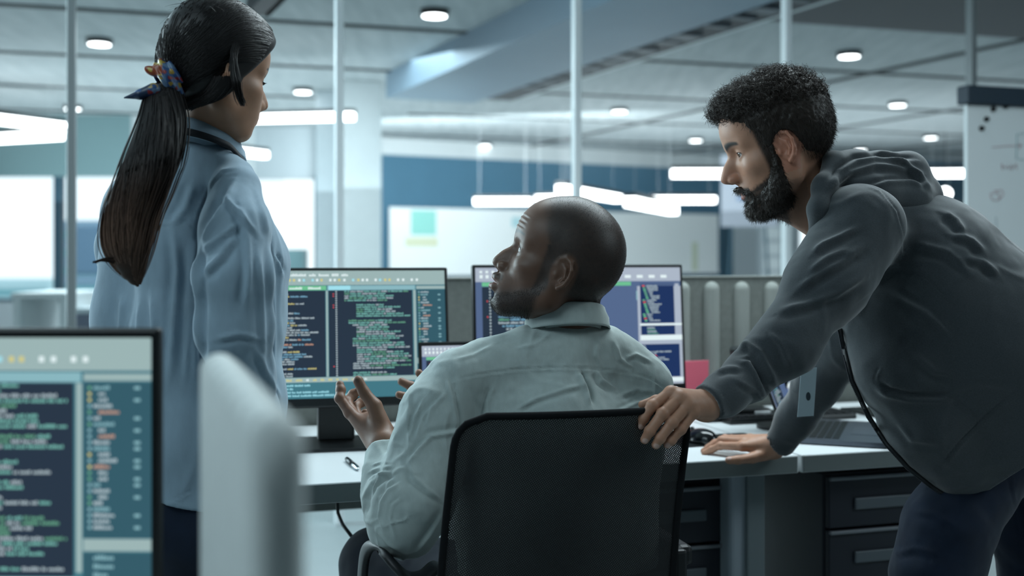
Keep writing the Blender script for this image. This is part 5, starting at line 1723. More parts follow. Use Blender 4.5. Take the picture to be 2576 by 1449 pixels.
fz = fuzz(hv, hn, rnd.sample(topi, min(3600, len(topi))), 0.016, 0.00055, (-0.5, 0, 0.0), 1.1, 0.0040, rnd, 12, 0.45)
fz += fuzz(hv, hn, rnd.sample(sidei, min(5500, len(sidei))), 0.009, 0.0004, (0.2, 0, -0.9), 0, 0, rnd, 4, 0.5)
o_ = strands('curls', fz, M_hair, hairM, (0, 0, 0)); o_.location = -Vector(orgM); o_['kind'] = 'stuff'
hmask = m_[:len(bM[0][0])]; vh_, qh_ = bM[0]; nh_ = vnormals(vh_, qh_)
ci = np.where((hmask > 0.55) & ((nh_ * (vh_ - frM.o)).sum(1) > 0))[0]
fz = fuzz(vh_, nh_, rnd.sample(list(ci), min(7000, len(ci))), 0.0065, 0.0003, (0.15, 0, -0.9), 0, 0, rnd, 4, 0.5)
o_ = strands('short_hairs', fz, M_hair, hairM, (0, 0, 0)); o_.location = -Vector(orgM); o_['kind'] = 'stuff'
# ---- beard
def f_beardM(p):
    q = frM.loc(p); y = np.abs(q[:, 1]); qs = q.copy(); qs[:, 1] = y
    d = chain(qs, [((0.026, 0.067, 0.018), 0.0045), ((0.026, 0.064, -0.020), 0.007), ((0.026, 0.055, -0.055), 0.013), ((0.050, 0.034, -0.086), 0.017), ((0.070, 0.012, -0.094), 0.018)], 0.012)
    d = smin(d, ell(q, (0.072, 0, -0.094), (0.026, 0.026, 0.019)), 0.012)
    d = smin(d, chain(qs, [((0.052, 0.038, -0.066), 0.012), ((0.080, 0.024, -0.078), 0.008)], 0.01), 0.012)
    d = smin(d, chain(qs, [((0.1015, 0.003, -0.0455), 0.0042), ((0.0965, 0.013, -0.0485), 0.0048), ((0.084, 0.0255, -0.060), 0.0055), ((0.076, 0.029, -0.074), 0.0070)], 0.004), 0.006)
    d = smin(d, ell(q, (0.0905, 0, -0.0775), (0.0050, 0.008, 0.0055)), 0.004)
    d = smin(d, chain(qs, [((0.030, 0.060, -0.035), 0.008), ((0.034, 0.050, -0.066), 0.017), ((0.030, 0.030, -0.088), 0.018), ((0.058, 0.0, -0.094), 0.018)], 0.012), 0.014)
    return d - 0.0020 * vnoise(q, 150, 8) - 0.0012 * vnoise(q, 330, 9)
bp_ = [frM.world(v) for v in ((0.12, 0.08, 0.04), (0.0, -0.08, -0.13), (0.12, -0.08, -0.13), (0.0, 0.08, 0.04))]
bv, bf = nets(f_beardM, np.min(bp_, 0) - 0.02, np.max(bp_, 0) + 0.02, 0.0017)
beardM = np_obj('beard', bv, bf, M_hair, personM, None, orgM)
bn = vnormals(bv, bf); bq = frM.loc(bv.astype(f32))
allow = np.where((bq[:, 1] > -0.03))[0]
fz = fuzz(bv, bn, rnd.sample(list(allow), min(4200, len(allow))), 0.0075, 0.00035, (0.15, 0, -0.75), 0, 0, rnd, 4, 0.6)
o_ = strands('beard_hairs', fz, M_hair, beardM, (0, 0, 0)); o_.location = -Vector(orgM); o_['kind'] = 'stuff'
# brow and lash hairs
pts = []
for k in range(420):
    t = rnd.random(); yy = 0.012 + t * 0.037
    pt = np.array((0.0925 - 0.022 * t ** 1.5, yy, 0.0325 + 0.006 * math.sin(t * 2.6) - 0.003 * t + rnd.uniform(-0.003, 0.003) * (1 - 0.5 * t)))
    a_ = frM.world(pt); b_ = frM.world(pt + np.array((0.002, 0.004 + 0.002 * t, 0.002 - 0.003 * t)))
    pts.append((np.array([a_, (a_ + b_) / 2, b_]), np.array([0.0005, 0.0004, 0.0002])))
o_ = strands('eyebrow', pts, M_hair, personM, (0, 0, 0)); o_.location = -Vector(orgM)

# ---- hoodie
M_hood = mat('charcoal_fleece', srgb(66, 71, 75), 0.95, bump=0.35, scale=1100, var=0.13, vscale=420, sheen=0.5, spec=0.1, bdist=0.0008)
def nearM(p):
    d = chain(p, [S(2160, 572, 2.01, 112), S(2084, 708, 1.96, 94), S(1978, 860, 1.91, 75), S(1880, 946, 1.885, 58)], 0.04)
    d = smin(d, chain(p, [S(1880, 950, 1.885, 60), S(1825, 988, 1.85, 50), S(1785, 1008, 1.828, 46)], 0.02), 0.02)
    return d
def farM(p):
    return chain(p, [S(2200, 660, 2.30, 95), S(2135, 850, 2.38, 74), S(2055, 965, 2.45, 54), S(2005, 1050, 2.50, 44), S(1965, 1108, 2.525, 38)], 0.03)
def f_hoodM(p):
    d = chain(p, [S(2170, 560, 2.13, 120), S(2310, 690, 2.15, 195), S(2460, 850, 2.16, 222), S(2590, 1010, 2.17, 222), S(2650, 1150, 2.16, 222)], 0.05)
    d = smin(d, nearM(p), 0.035)
    d = smin(d, farM(p), 0.03)
    fr_ = chain(p, [S(2205, 800, 2.13, 85), S(2260, 930, 2.10, 100), S(2340, 1060, 2.10, 105), S(2405, 1165, 2.10, 78), S(2425, 1232, 2.10, 36)], 0.04)
    d = smin(d, fr_, 0.07)
    d = d + wrinkle(p, 0.0026, 11, 21, (1, 1, 1)) + wrinkle(p, 0.0012, 30, 23) + crease(p, 0.0018, 7, 25, (1, 1, 1.4))
    # hem: slanting cut across the hips
    a_ = np.array(PX(2425, 1275, 2.1)); b_ = np.array(PX(2600, 1085, 2.1))
    t_ = (b_ - a_) / np.linalg.norm(b_ - a_); n3 = np.array((t_[2], 0, -t_[0]))
    n3 = n3 if n3[2] < 0 else -n3
    d = smax(d, ((p - a_.astype(f32)) @ n3.astype(f32)), 0.006)
    # cuffs
    for (c_, k_, rin) in ((wM, S(1830, 985, 1.848, 1), 0.026), (wF, S(1995, 1068, 2.505, 1), 0.026)):
        ax = np.array(c_[0]) - np.array(k_[0]); ax /= np.linalg.norm(ax)
        ce = np.array(c_[0]) - ax * 0.004
        near = np.linalg.norm(p - ce.astype(f32), axis=1) < 0.075
        d = np.where(near, smax(d, (p - ce.astype(f32)) @ ax.astype(f32), 0.002), d)
        d = smax(d, -seg(p, ce - ax * 0.03, ce + ax * 0.03, rin), 0.002)
    d = smax(d, -chain(p, [S(2010, 430, 2.10, 72), S(2052, 492, 2.10, 78), S(2075, 530, 2.10, 74)], 0.02), 0.006)
    return d
hv, hf = nets(f_hoodM, (0.28, 1.72, 0.66), (1.42, 2.72, 1.40), 0.0042)
hn = vnormals(hv, hf)
foldsM = [
 (6, 16, (2048, 640), (2075, 620), (2120, 600), (2165, 575)),
 (7, 20, (2010, 735), (2060, 700), (2120, 665), (2180, 620)),
 (6, 20, (1960, 790), (2030, 775), (2110, 745), (2180, 700)),
 (5, 18, (2040, 690), (2085, 655), (2140, 632)),
 (7, 18, (1842, 884), (1880, 872), (1905, 890), (1925, 930), (1950, 975)),
 (-5, 12, (1860, 905), (1885, 905), (1905, 935), (1925, 985), (1938, 1015)),
 (4, 12, (1800, 940), (1830, 930), (1862, 932)),
 (4, 14, (1930, 840), (1960, 870), (1985, 930)),
 (3, 12, (1850, 960), (1900, 990), (1915, 1015)),
 (-2.0, 5, (2075, 470), (2110, 455), (2160, 455), (2215, 480), (2255, 530), (2272, 590), (2272, 640), (2255, 680), (2210, 720), (2160, 760)),
 (-2.0, 5, (2260, 680), (2330, 700), (2370, 740), (2420, 800)),
 (6, 18, (2370, 540), (2400, 560), (2420, 590)),
 (6, 18, (2390, 595), (2440, 610), (2470, 640)),
 (6, 18, (2420, 655), (2470, 665), (2510, 700)),
 (5, 20, (2300, 620), (2380, 640), (2440, 690)),
 (4, 20, (2250, 740), (2330, 780), (2400, 850)),
 (-8, 14, (2205, 965), (2235, 985), (2290, 998), (2350, 1000), (2400, 998)),
 (-2.5, 5, (2200, 960), (2208, 935), (2215, 925)),
 (-2.5, 5, (2400, 1000), (2440, 1035), (2470, 1062)),
 (-3, 6, (2352, 1195), (2420, 1110), (2480, 1050), (2560, 980)),
 (3, 16, (2250, 1060), (2290, 1110), (2360, 1120)),
 (4, 16, (2300, 900), (2350, 940), (2400, 950)),
]
hv = bumpfold(hv, hn, foldsM)
hoodie = np_obj('hoodie', hv, hf, M_hood, personM, None, orgM)
hoodie['label'] = 'charcoal grey zip hoodie'
def f_hood2(p):
    d = chain(p, [S(2100, 412, 2.06, 30), S(2150, 428, 2.08, 46), S(2215, 434, 2.10, 50), S(2280, 438, 2.12, 50), S(2325, 475, 2.13, 38)], 0.02)
    d = smin(d, chain(p, [S(2120, 450, 2.04, 30), S(2200, 485, 2.06, 48), S(2290, 505, 2.09, 50), S(2345, 505, 2.12, 22)], 0.02), 0.03)
    d = smin(d, chain(p, [S(2096, 420, 2.05, 27), S(2074, 470, 2.01, 27), S(2060, 525, 1.99, 24), S(2058, 590, 2.0, 22)], 0.02), 0.025)
    d = smin(d, chain(p, [S(2096, 420, 2.12, 27), S(2078, 470, 2.19, 27), S(2066, 530, 2.22, 24), S(2062, 600, 2.2, 22)], 0.02), 0.025)
    d = smin(d, chain(p, [S(2200, 440, 2.2, 50), S(2290, 470, 2.22, 50)], 0.02), 0.04)
    d = smax(d, -chain(p, [S(2010, 430, 2.10, 74), S(2052, 492, 2.10, 80)], 0.02), 0.006)
    return d + wrinkle(p, 0.0020, 20, 31) 
hv, hf = nets(f_hood2, (0.48, 1.93, 1.20), (0.90, 2.32, 1.40), 0.0034)
hn = vnormals(hv, hf)
hv = bumpfold(hv, hn, [
 (-7, 13, (2085, 462), (2110, 425), (2150, 400), (2200, 392), (2260, 398), (2300, 402)),
 (6, 14, (2100, 470), (2140, 440), (2200, 422), (2250, 425), (2320, 440)),
 (-6, 12, (2180, 470), (2230, 452), (2290, 450), (2335, 462)),
 (5, 12, (2230, 400), (2270, 412), (2310, 440), (2340, 480)),
 (-2, 5, (2072, 500), (2090, 470), (2125, 450)),
 (4, 12, (2200, 388), (2240, 385), (2262, 392)),
])
o_ = np_obj('hood', hv, hf, M_hood, hoodie, None, (0, 0, 0)); o_.location = -Vector(orgM)
# zip along the open front edge
zp = [(2108, 830), (2118, 880), (2138, 960), (2180, 1050), (2225, 1120), (2280, 1180), (2340, 1228), (2395, 1262)]
zw = [PX(px, py, 2.04 + 0.0 * i) for i, (px, py) in enumerate(zp)]
def raysurf(px, py, f, d0=1.6, d1=2.6, n=400):
    ds = np.linspace(d0, d1, n)
    P_ = np.array([PX(px, py, d) for d in ds], dtype=f32)
    s_ = f(P_)
    h_ = np.where(s_ < 0)[0]
    return float(ds[h_[0]]) if len(h_) else None
zw = []
for i in range(len(zp) - 1):
    for s_ in range(5):
        t = s_ / 5; px = zp[i][0] * (1 - t) + zp[i + 1][0] * t; py = zp[i][1] * (1 - t) + zp[i + 1][1] * t
        dd = raysurf(px + 12, py - 6, f_hoodM) or 2.08
        zw.append(PX(px + 5, py - 3, min(dd + 0.004, 2.2)))
mb = MB(); mb.tube(zw, 0.0042, 8)
o_ = mb.build('zip', mat('dark_zip_tape', srgb(30, 33, 36), 0.6), hoodie); o_.location = -Vector(orgM)
mb = MB()
for i in range(len(zw) - 1):
    for s_ in range(5):
        c_ = zw[i].lerp(zw[i + 1], s_ / 5); mb.box(tuple(c_ + Vector((-0.003, -0.002, -0.001))), (0.005, 0.0025, 0.0022))
o_ = mb.build('zip_teeth', mat('dull_metal', srgb(70, 74, 78), 0.4, 0.8), hoodie); o_.location = -Vector(orgM); o_['kind'] = 'stuff'
e_ = zw[-1]
mb = MB().box(tuple(e_ + Vector((0.004, -0.006, -0.014))), (0.010, 0.004, 0.020), 0.001)
mb.box(tuple(e_ + Vector((0.006, -0.008, -0.034))), (0.011, 0.002, 0.022), 0.0008)
o_ = mb.build('zip_pull', mat('dull_metal', (1, 1, 1, 1)), hoodie); o_.location = -Vector(orgM)
# dark t-shirt collar at the throat
o_ = MB().tube([S(2070, 492, 2.02, 1)[0], S(2056, 515, 2.03, 1)[0], S(2044, 540, 2.06, 1)[0], S(2040, 552, 2.10, 1)[0], S(2046, 545, 2.15, 1)[0]], 0.007, 8).build('shirt_collar', mat('dark_blue_jersey', srgb(22, 30, 52), 0.9), personM)
o_.location = -Vector(orgM)
# ---- jeans
M_jean = mat('dark_blue_denim', srgb(20, 32, 50), 0.8, bump=0.3, scale=1200, var=0.15, vscale=30, sheen=0.15, spec=0.2, bdist=0.0008)
def f_jeanM(p):
    d = chain(p, [S(2520, 1140, 2.17, 104), S(2520, 1160, 2.28, 104)], 0.03)
    d = smin(d, chain(p, [S(2600, 1080, 2.18, 100), S(2600, 1100, 2.28, 100)], 0.03), 0.05)
    d = smin(d, chain(p, [S(2505, 1140, 2.17, 104), S(2385, 1330, 2.11, 104), S(2355, 1440, 2.10, 104), S(2380, 1620, 2.14, 88), S(2500, 2120, 2.24, 66)], 0.03), 0.02)
    d = smin(d, chain(p, [S(2560, 1130, 2.27, 116), S(2605, 1330, 2.27, 104), S(2622, 1460, 2.28, 98), S(2650, 1700, 2.32, 86), S(2690, 2100, 2.38, 66)], 0.03), 0.02)
    return d + wrinkle(p, 0.0028, 16, 41) + wrinkle(p, 0.001, 40, 42)
jv, jf = nets(f_jeanM, (0.68, 1.95, 0.05), (1.40, 2.60, 0.98), 0.0062)
jn = vnormals(jv, jf)
jv = bumpfold(jv, jn, [(1.5, 6, (2400, 1290), (2370, 1350), (2345, 1400), (2335, 1449)), (1.5, 6, (2530, 1130), (2545, 1230), (2570, 1330), (2576, 1449)),
                       (3, 14, (2300, 1290), (2350, 1300), (2400, 1330)), (3, 14, (2250, 1400), (2300, 1385), (2360, 1400))])
np_obj('jeans', jv, jf, M_jean, personM, None, orgM)
# wrist strap on the far hand
c_ = np.array(wF[0]); ax = np.array(S(1995, 1068, 2.505, 1)[0]) - c_; ax /= np.linalg.norm(ax)
e1 = np.cross(ax, (0, 1, 0)); e1 /= np.linalg.norm(e1); e2 = np.cross(ax, e1)
ring = [Vector(c_ + ax * 0.006 + (e1 * math.cos(a) + e2 * math.sin(a)) * 0.0235) for a in np.linspace(0, 6.283, 28)]
o_ = MB().tube(ring, 0.0022, 6).build('bracelet', mat('dark_cord', srgb(60, 56, 50), 0.6), personM); o_.location = -Vector(orgM)
# ---- badge hanging from his neck
bt = PX(2035, 905, 2.22); bt2 = PX(2040, 925, 2.22)
rb = thing('id_badge', 'clear plastic badge holder with white card hanging before the grey sleeve', 'badge', PX(2031, 985, 2.22))
org = PX(2031, 985, 2.22)
def bl(px, py, dy=0.0):
    v = PX(px, py, 2.22) - org; return Vector((v.x, v.y + dy, v.z))
def quadbox(c4, t, name, m_, parent):
    vs = [bl(*c) for c in c4]; vs2 = [v + Vector((0, t, 0)) for v in vs]
    return MB().add(vs + vs2, [[0, 1, 2, 3], [7, 6, 5, 4], [0, 4, 5, 1], [1, 5, 6, 2], [2, 6, 7, 3], [3, 7, 4, 0]]).build(name, m_, parent)
quadbox([(2016, 924), (2055, 925), (2047, 1046), (2006, 1049)], 0.0012, 'card', mat('badge_card', srgb(196, 210, 216), 0.5), rb)
quadbox([(2014, 921), (2057, 922), (2048, 1049), (2004, 1052)], 0.0024, 'plastic_sleeve', glass_mat('clear_plastic', (0.93, 0.95, 0.96, 1), 0.08, 0.25), rb).location = (0, -0.0008, 0)
mb = MB(); c_ = bl(2033, 997)
mb.add([c_ + Vector((0.0046 * math.cos(a), -0.0006, 0.0085 * math.sin(a))) for a in np.linspace(0, 6.283, 25)[:-1]], [list(range(24))])
mb.build('thumb_hole', mat('badge_dark', srgb(44, 58, 66), 0.6), rb)
MB().tube([bl(2033, 930), bl(2030, 915), bl(2036, 905), bl(2042, 915), bl(2040, 930)], 0.0009, 6).tube([bl(2026, 916), bl(2036, 905), bl(2044, 908)], 0.0014, 6).build('clip', mat('chrome', (1, 1, 1, 1)), rb)
top = PX(2100, 700, 2.14) - org
MB().tube([bl(2037, 905), bl(2052, 850, 0.03), top, PX(2085, 560, 2.12) - org], 0.0016, 6).build('cord', mat('badge_cord', srgb(30, 36, 44), 0.7), rb)
# ================================================================= THE WOMAN
SK3 = np.array((0.36, 0.190, 0.115))
frW = Frame(PX(537, 197, 1.82), math.radians(43), math.radians(-11), 0, 0.865)
kW = dict(nose=0.92, nw=0.85, lips=1.05, mouth=0.0, open=0.0030, gaze=-0.003, ear=0.9, wide=0.97)
wN = [S(530, 280, 1.84, 60), S(519, 335, 1.85, 52), S(512, 420, 1.87, 44)]
def f_headW(p):
    d = head_sdf(frW.loc(p), kW) * f32(frW.s)
    d = smin(d, ell(frW.loc(p), (0.045, 0, -0.03), (0.05, 0.052, 0.05)) * f32(0.92), 0.02)
    return smin(d, chain(p, wN, 0.03), 0.022)
def handW(p, w, dirs=(0, 0, -1)):
    w0 = np.array(w[0]); D = np.array(dirs, dtype=float); D /= np.linalg.norm(D)
    Sd = np.cross(D, (0.6, -0.8, 0.0)); Sd /= np.linalg.norm(Sd); Nn = np.cross(D, Sd)
    ms, fs_ = [], []
    for i, L in enumerate((0.080, 0.084, 0.080, 0.072)):
        o = (i - 1.5) * 0.019
        m0 = w0 + D * L + Sd * o; ms.append((tuple(m0), 0.0095))
        l = (0.040, 0.044, 0.041, 0.032)[i]
        a_ = m0 + D * l + Nn * 0.004; b_ = a_ + D * l * 0.55 + Nn * 0.008; c_ = b_ + D * l * 0.42 + Nn * 0.010
        fs_.append([(tuple(a_), 0.0082), (tuple(b_), 0.0072), (tuple(c_), 0.0065)])
    th = [(tuple(w0 + D * 0.02 - Sd * 0.02), 0.014), (tuple(w0 + D * 0.055 - Sd * 0.040 + Nn * 0.008), 0.011), (tuple(w0 + D * 0.085 - Sd * 0.046 + Nn * 0.014), 0.009), (tuple(w0 + D * 0.105 - Sd * 0.047 + Nn * 0.020), 0.008)]
    return ms, fs_, th
wRW = S(655, 1120, 1.86, 36); wLW = S(335, 1100, 2.06, 30)
HW1, HW2 = handW(None, wRW), handW(None, wLW)
def f_hands(p):
    a_ = hand_sdf(p, (wRW[0], 0.024), *HW1)
    b_ = hand_sdf(p, (wLW[0], 0.024), *HW2)
    return np.minimum(a_, b_)
def f_bodyW(p):
    d = chain(p, [S(515, 430, 1.88, 48), S(470, 600, 1.88, 90), S(470, 800, 1.88, 100), S(480, 1100, 1.88, 95), S(500, 1300, 1.89, 92)], 0.05)
    d = smin(d, chain(p, [S(360, 520, 1.95, 34), S(560, 510, 1.83, 34)], 0.03), 0.03)
    d = smin(d, chain(p, [S(580, 520, 1.80, 34), S(594, 800, 1.74, 40), S(655, 1120, 1.86, 32)], 0.03), 0.03)
    d = smin(d, chain(p, [S(330, 510, 1.95, 48), S(300, 800, 2.02, 42), S(335, 1100, 2.06, 28)], 0.03), 0.03)
    for x0 in (430, 560):
        d = smin(d, chain(p, [S(x0, 1330, 1.88, 85), S(x0, 1800, 1.90, 60), S(x0, 2420, 1.92, 42)], 0.03), 0.05)
    return d
hp = [frW.world(v) for v in ((0.14, 0.1, 0.15), (-0.12, -0.1, -0.13), (0.14, -0.1, -0.13), (-0.12, 0.1, 0.15))]
bW = [nets(f_headW, np.min(hp, 0) - np.array([0.01, 0.01, 0.05]), np.max(hp, 0) + 0.01, 0.0022)]
bW.append(nets(f_bodyW, (-0.78, 1.55, 0.08), (-0.30, 2.2, 1.36), 0.012))
h1 = [wRW] + HW1[0] + [x for f_ in HW1[1] for x in f_] + HW1[2]; h2 = [wLW] + HW2[0] + [x for f_ in HW2[1] for x in f_] + HW2[2]
bW.append(nets(f_hands, *bb(h1, 0.006), 0.0026)); bW.append(nets(f_hands, *bb(h2, 0.006), 0.003))
vW, qW = merge(bW)
q = frW.loc(vW.astype(f32)); isH = np.arange(len(vW)) < len(bW[0][0])
col = base_tint(len(vW), SK3)
x, y, z = q[:, 0], np.abs(q[:, 1]), q[:, 2]
HW_ = (0.010, 0.008, 0.008)
col = blend(col, isH * brow_mask(q, 0.0045, 0.036), HW_)
col = blend(col, isH * lash_mask(q, kW), HW_)
col = blend(col, isH * lip_mask(q, 0.0) * 0.8, (0.36, 0.10, 0.085))
hl = isH * sstep(-0.004, 0.004, z - 0.03 - np.maximum(x - 0.02, 0) * 0.9) * (x < 0.09)
col = blend(col, hl, HW_)
orgW = (-0.52, 1.86, 0.0)
personW = np_obj('person', vW, qW, M_skin, None, col.astype(f32), orgW)
tag(personW, 'woman in a blue denim shirt with a long ponytail, standing at left', 'person')
for s_ in (1, -1):
    eyeball(personW, frW, s_, orgW, (0.04, 0.02, 0.015), (1, 0, -0.4))
# lashes of the near eye
rnd = random.Random(3); pts = []
for s_ in (1, -1):
    for k in range(26):
        t = k / 25; yy = s_ * (0.022 + 0.020 * t)
        pt = np.array((0.0850 - 0.006 * t - 0.002 * abs(t - .5), yy, 0.0150 - 0.0035 * abs(t - 0.5)))
        pts.append((np.array([frW.world(pt), frW.world(pt + np.array((0.006, s_ * 0.002 * t, -0.002))), frW.world(pt + np.array((0.010, s_ * 0.003 * t, -0.001)))]), np.array([0.0005, 0.0003, 0.0001])))
o_ = strands('eyelash', pts, M_hair, personW, (0, 0, 0)); o_.location = -Vector(orgW)
# ---- hair cap
M_hairW = mat('black_brown_hair', (0.011, 0.009, 0.009, 1), 0.42, spec=0.4)
M_ombre = mat('ponytail_brown', (1, 1, 1, 1), 0.55, attr='tint', spec=0.25)
def f_hairW(p):
    q = frW.loc(p)
    d = ell(q, (-0.002, 0, 0.055), (0.107, 0.090, 0.102))
    d = smin(d, ell(q, (-0.040, 0, 0.005), (0.066, 0.076, 0.075)), 0.03)
    d = smin(d, ell(q, (0.052, 0, 0.078), (0.052, 0.066, 0.048)), 0.03)
    cut = q[:, 0] - (0.026 + np.maximum(q[:, 2] - 0.0, 0) * 0.72)
    cut = np.where(q[:, 2] > 0.12, -0.02, cut)
    d = smax(d, cut, 0.008)
    low = -(q[:, 2] + 0.060 - np.maximum(q[:, 0] + 0.02, 0) * 0.7)
    d = smax(d, low, 0.012)
    ang_ = np.arctan2(q[:, 1], q[:, 0] * 0.8 + q[:, 2] + 0.1)
    return d + 0.0004 * vnoise(q, 60, 5)
hp = [frW.world(v) for v in ((0.14, 0.12, 0.18), (-0.14, -0.12, -0.08), (0.14, -0.12, -0.08), (-0.14, 0.12, 0.18))]
hv, hf = nets(f_hairW, np.min(hp, 0) - 0.02, np.max(hp, 0) + 0.02, 0.0028)
hairW = np_obj('hair', hv, hf, M_hairW, personW, None, orgW)
tie = np.array(PX(424, 210, 1.755))
tq = frW.loc(tie[None].astype(f32))[0]
def lift(qp, off):
    """push a head space point onto the hair cap"""
    w_ = frW.world(qp).astype(f32)
    for _ in range(10):
        d0 = f_hairW(w_); e = 0.004
        g = np.stack([(f_hairW(w_ + _a(v)) - f_hairW(w_ - _a(v))) / (2 * e) for v in ((e, 0, 0), (0, e, 0), (0, 0, e))], 1)
        g /= np.linalg.norm(g, axis=1)[:, None] + 1e-6
        w_ = w_ - g * np.clip(d0 - off, -0.02, 0.02)[:, None]
    return w_
# combed locks from the hairline to the tie
cv = []
t = np.linspace(0, 1, 14)[:, None]
for k in range(1500):
    a_ = rnd.uniform(-1.9, 1.9)
    zz = 0.055 + 0.075 * math.cos(a_); yy = 0.088 * math.sin(a_)
    xx = 0.045 + (zz - 0.02) * 0.42 + rnd.uniform(-0.05, 0.0)
    st = np.array((xx, yy + rnd.uniform(-.004, .004), zz))
    en = tq + np.array((0.018, rnd.uniform(-0.016, 0.016), rnd.uniform(-0.012, 0.012)))
    mid = (st + en) / 2 + np.array((-0.02, yy * 0.7, 0.02 + 0.085 * max(math.cos(a_), 0)))
    P_ = (1 - t) ** 2 * st + 2 * t * (1 - t) * mid + t ** 2 * en
    W_ = lift(P_.astype(f32), rnd.uniform(0.0, 0.0014))
    cv.append((W_, 0.00045 * np.ones(14) * rnd.uniform(0.6, 1.3)))
o_ = strands('combed_locks', cv, M_hairW, hairW, (0, 0, 0)); o_.location = -Vector(orgW); o_['kind'] = 'stuff'
# the lock in front of the ear, and loose lower hair of the nape
cv = []
for k in range(170):
    o = np.array([rnd.gauss(0, 0.0022), rnd.gauss(0, 0.002), 0])
    A_ = np.array(PX(622 + rnd.uniform(-14, 14), 100 + rnd.uniform(-30, 24), 1.745)); B_ = np.array(PX(586 + rnd.uniform(-6, 6), 185, 1.728)); C_ = np.array(PX(594 + rnd.uniform(-8, 8), 232, 1.735)); D_ = np.array(PX(610 + rnd.uniform(-5, 4), 262 + rnd.uniform(-10, 6), 1.75))
    t1 = np.linspace(0, 1, 12)[:, None]
    P_ = (1 - t1) ** 3 * A_ + 3 * t1 * (1 - t1) ** 2 * B_ + 3 * t1 ** 2 * (1 - t1) * C_ + t1 ** 3 * D_ + o
    L_ = lift(frW.loc(P_[:6].astype(f32)), 0.0012)
    w6 = np.array([1, 1, 0.9, 0.6, 0.35, 0.15])[:, None]; P_[:6] = P_[:6] * (1 - w6) + L_ * w6
    cv.append((P_, 0.0009 * np.minimum(1, np.linspace(0.1, 4, 12)) * np.linspace(1, 0.25, 12)))
for k in range(700):
    x0 = rnd.uniform(475, 600)
    d0 = 1.80 - 0.05 * math.sin((x0 - 485) / 115 * 2.2)
    A_ = np.array(PX(x0, 200 + rnd.uniform(-10, 10), d0 - 0.01)); D_ = np.array(PX(x0 - 70 + rnd.uniform(-10, 10), 250 + (1 - abs(x0 - 540) / 60) * 22 + rnd.uniform(-12, 8), d0 + 0.005))
    M_ = (A_ + D_) / 2 + np.array([0.012, -0.006, -0.012])
    t1 = np.linspace(0, 1, 8)[:, None]
    cv.append(((1 - t1) ** 2 * A_ + 2 * t1 * (1 - t1) * M_ + t1 ** 2 * D_, np.linspace(0.0011, 0.0004, 8)))
for k in range(60):                                                   # fly-away hairs
    x0 = rnd.uniform(430, 640); A_ = frW.world(np.array((rnd.uniform(-0.09, 0.03), rnd.uniform(-0.07, 0.0), 0.10)))
    A_ = lift(frW.loc(A_[None].astype(f32)), 0.0)[0]
    dr = np.array([rnd.gauss(-0.5, .4), rnd.gauss(0, .3), rnd.gauss(0.4, .4)]); dr /= np.linalg.norm(dr)
    t1 = np.linspace(0, 1, 7)[:, None]
    cv.append((A_ + dr * t1 * 0.03 + np.array([-0.01, 0, -0.012]) * t1 ** 2, np.linspace(0.0003, 0.0001, 7)))
o_ = strands('loose_locks', cv, M_hairW, hairW, (0, 0, 0)); o_.location = -Vector(orgW); o_['kind'] = 'stuff'
# ---- ponytail
path = [(425, 205, 1.755, 22), (412, 230, 1.728, 40), (408, 300, 1.690, 56), (386, 385, 1.655, 66), (358, 460, 1.640, 66), (328, 545, 1.640, 62), (318, 625, 1.645, 55), (328, 682, 1.655, 34), (346, 716, 1.66, 9)]
pp = np.array([tuple(PX(a, b, c)) for a, b, c, d in path]); pr_ = np.array([d * c / FPX for a, b, c, d in path])
def cat(P, t):
    n = len(P) - 1; x_ = np.clip(t, 0, 1) * n; i = np.minimum(x_.astype(int), n - 1); f_ = (x_ - i)
    p0, p1, p2, p3 = P[np.maximum(i - 1, 0)], P[i], P[i + 1], P[np.minimum(i + 2, n)]
    if P.ndim > 1: f_ = f_[:, None]
    return 0.5 * (2 * p1 + (-p0 + p2) * f_ + (2 * p0 - 5 * p1 + 4 * p2 - p3) * f_ ** 2 + (-p0 + 3 * p1 - 3 * p2 + p3) * f_ ** 3)
def f_pony(p):
    d = None
    ts = np.linspace(0, 1, 17); C_ = cat(pp, ts); R_ = cat(pr_, ts) * 0.86
    q_ = p.copy()
    d = chain(q_, [(C_[i], float(max(R_[i], 0.004)) * 0.80) for i in range(17)], 0.002) + (0.004 * sstep(1.22, 1.42, p[:, 2]))
    return d + 0.002 * vnoise(p, 30, 4, (1, 1, 0.2))
hv, hf = nets(f_pony, pp.min(0) - 0.06, pp.max(0) + 0.06, 0.003)
def ombre(z_):
    t_ = sstep(1.34, 0.98 + 0.20, z_) if False else 1 - sstep(1.20, 1.36, z_)
    t_ = t_[:, None]
    return np.array([[0.010, 0.008, 0.008]]) * (1 - t_) + np.array([[0.095, 0.056, 0.040]]) * t_
pony = np_obj('ponytail', hv, hf, M_ombre, hairW, (ombre(hv[:, 2]) * 0.6).astype(f32), (0, 0, 0)); pony.location = -Vector(orgW)
cv, cl = [], []
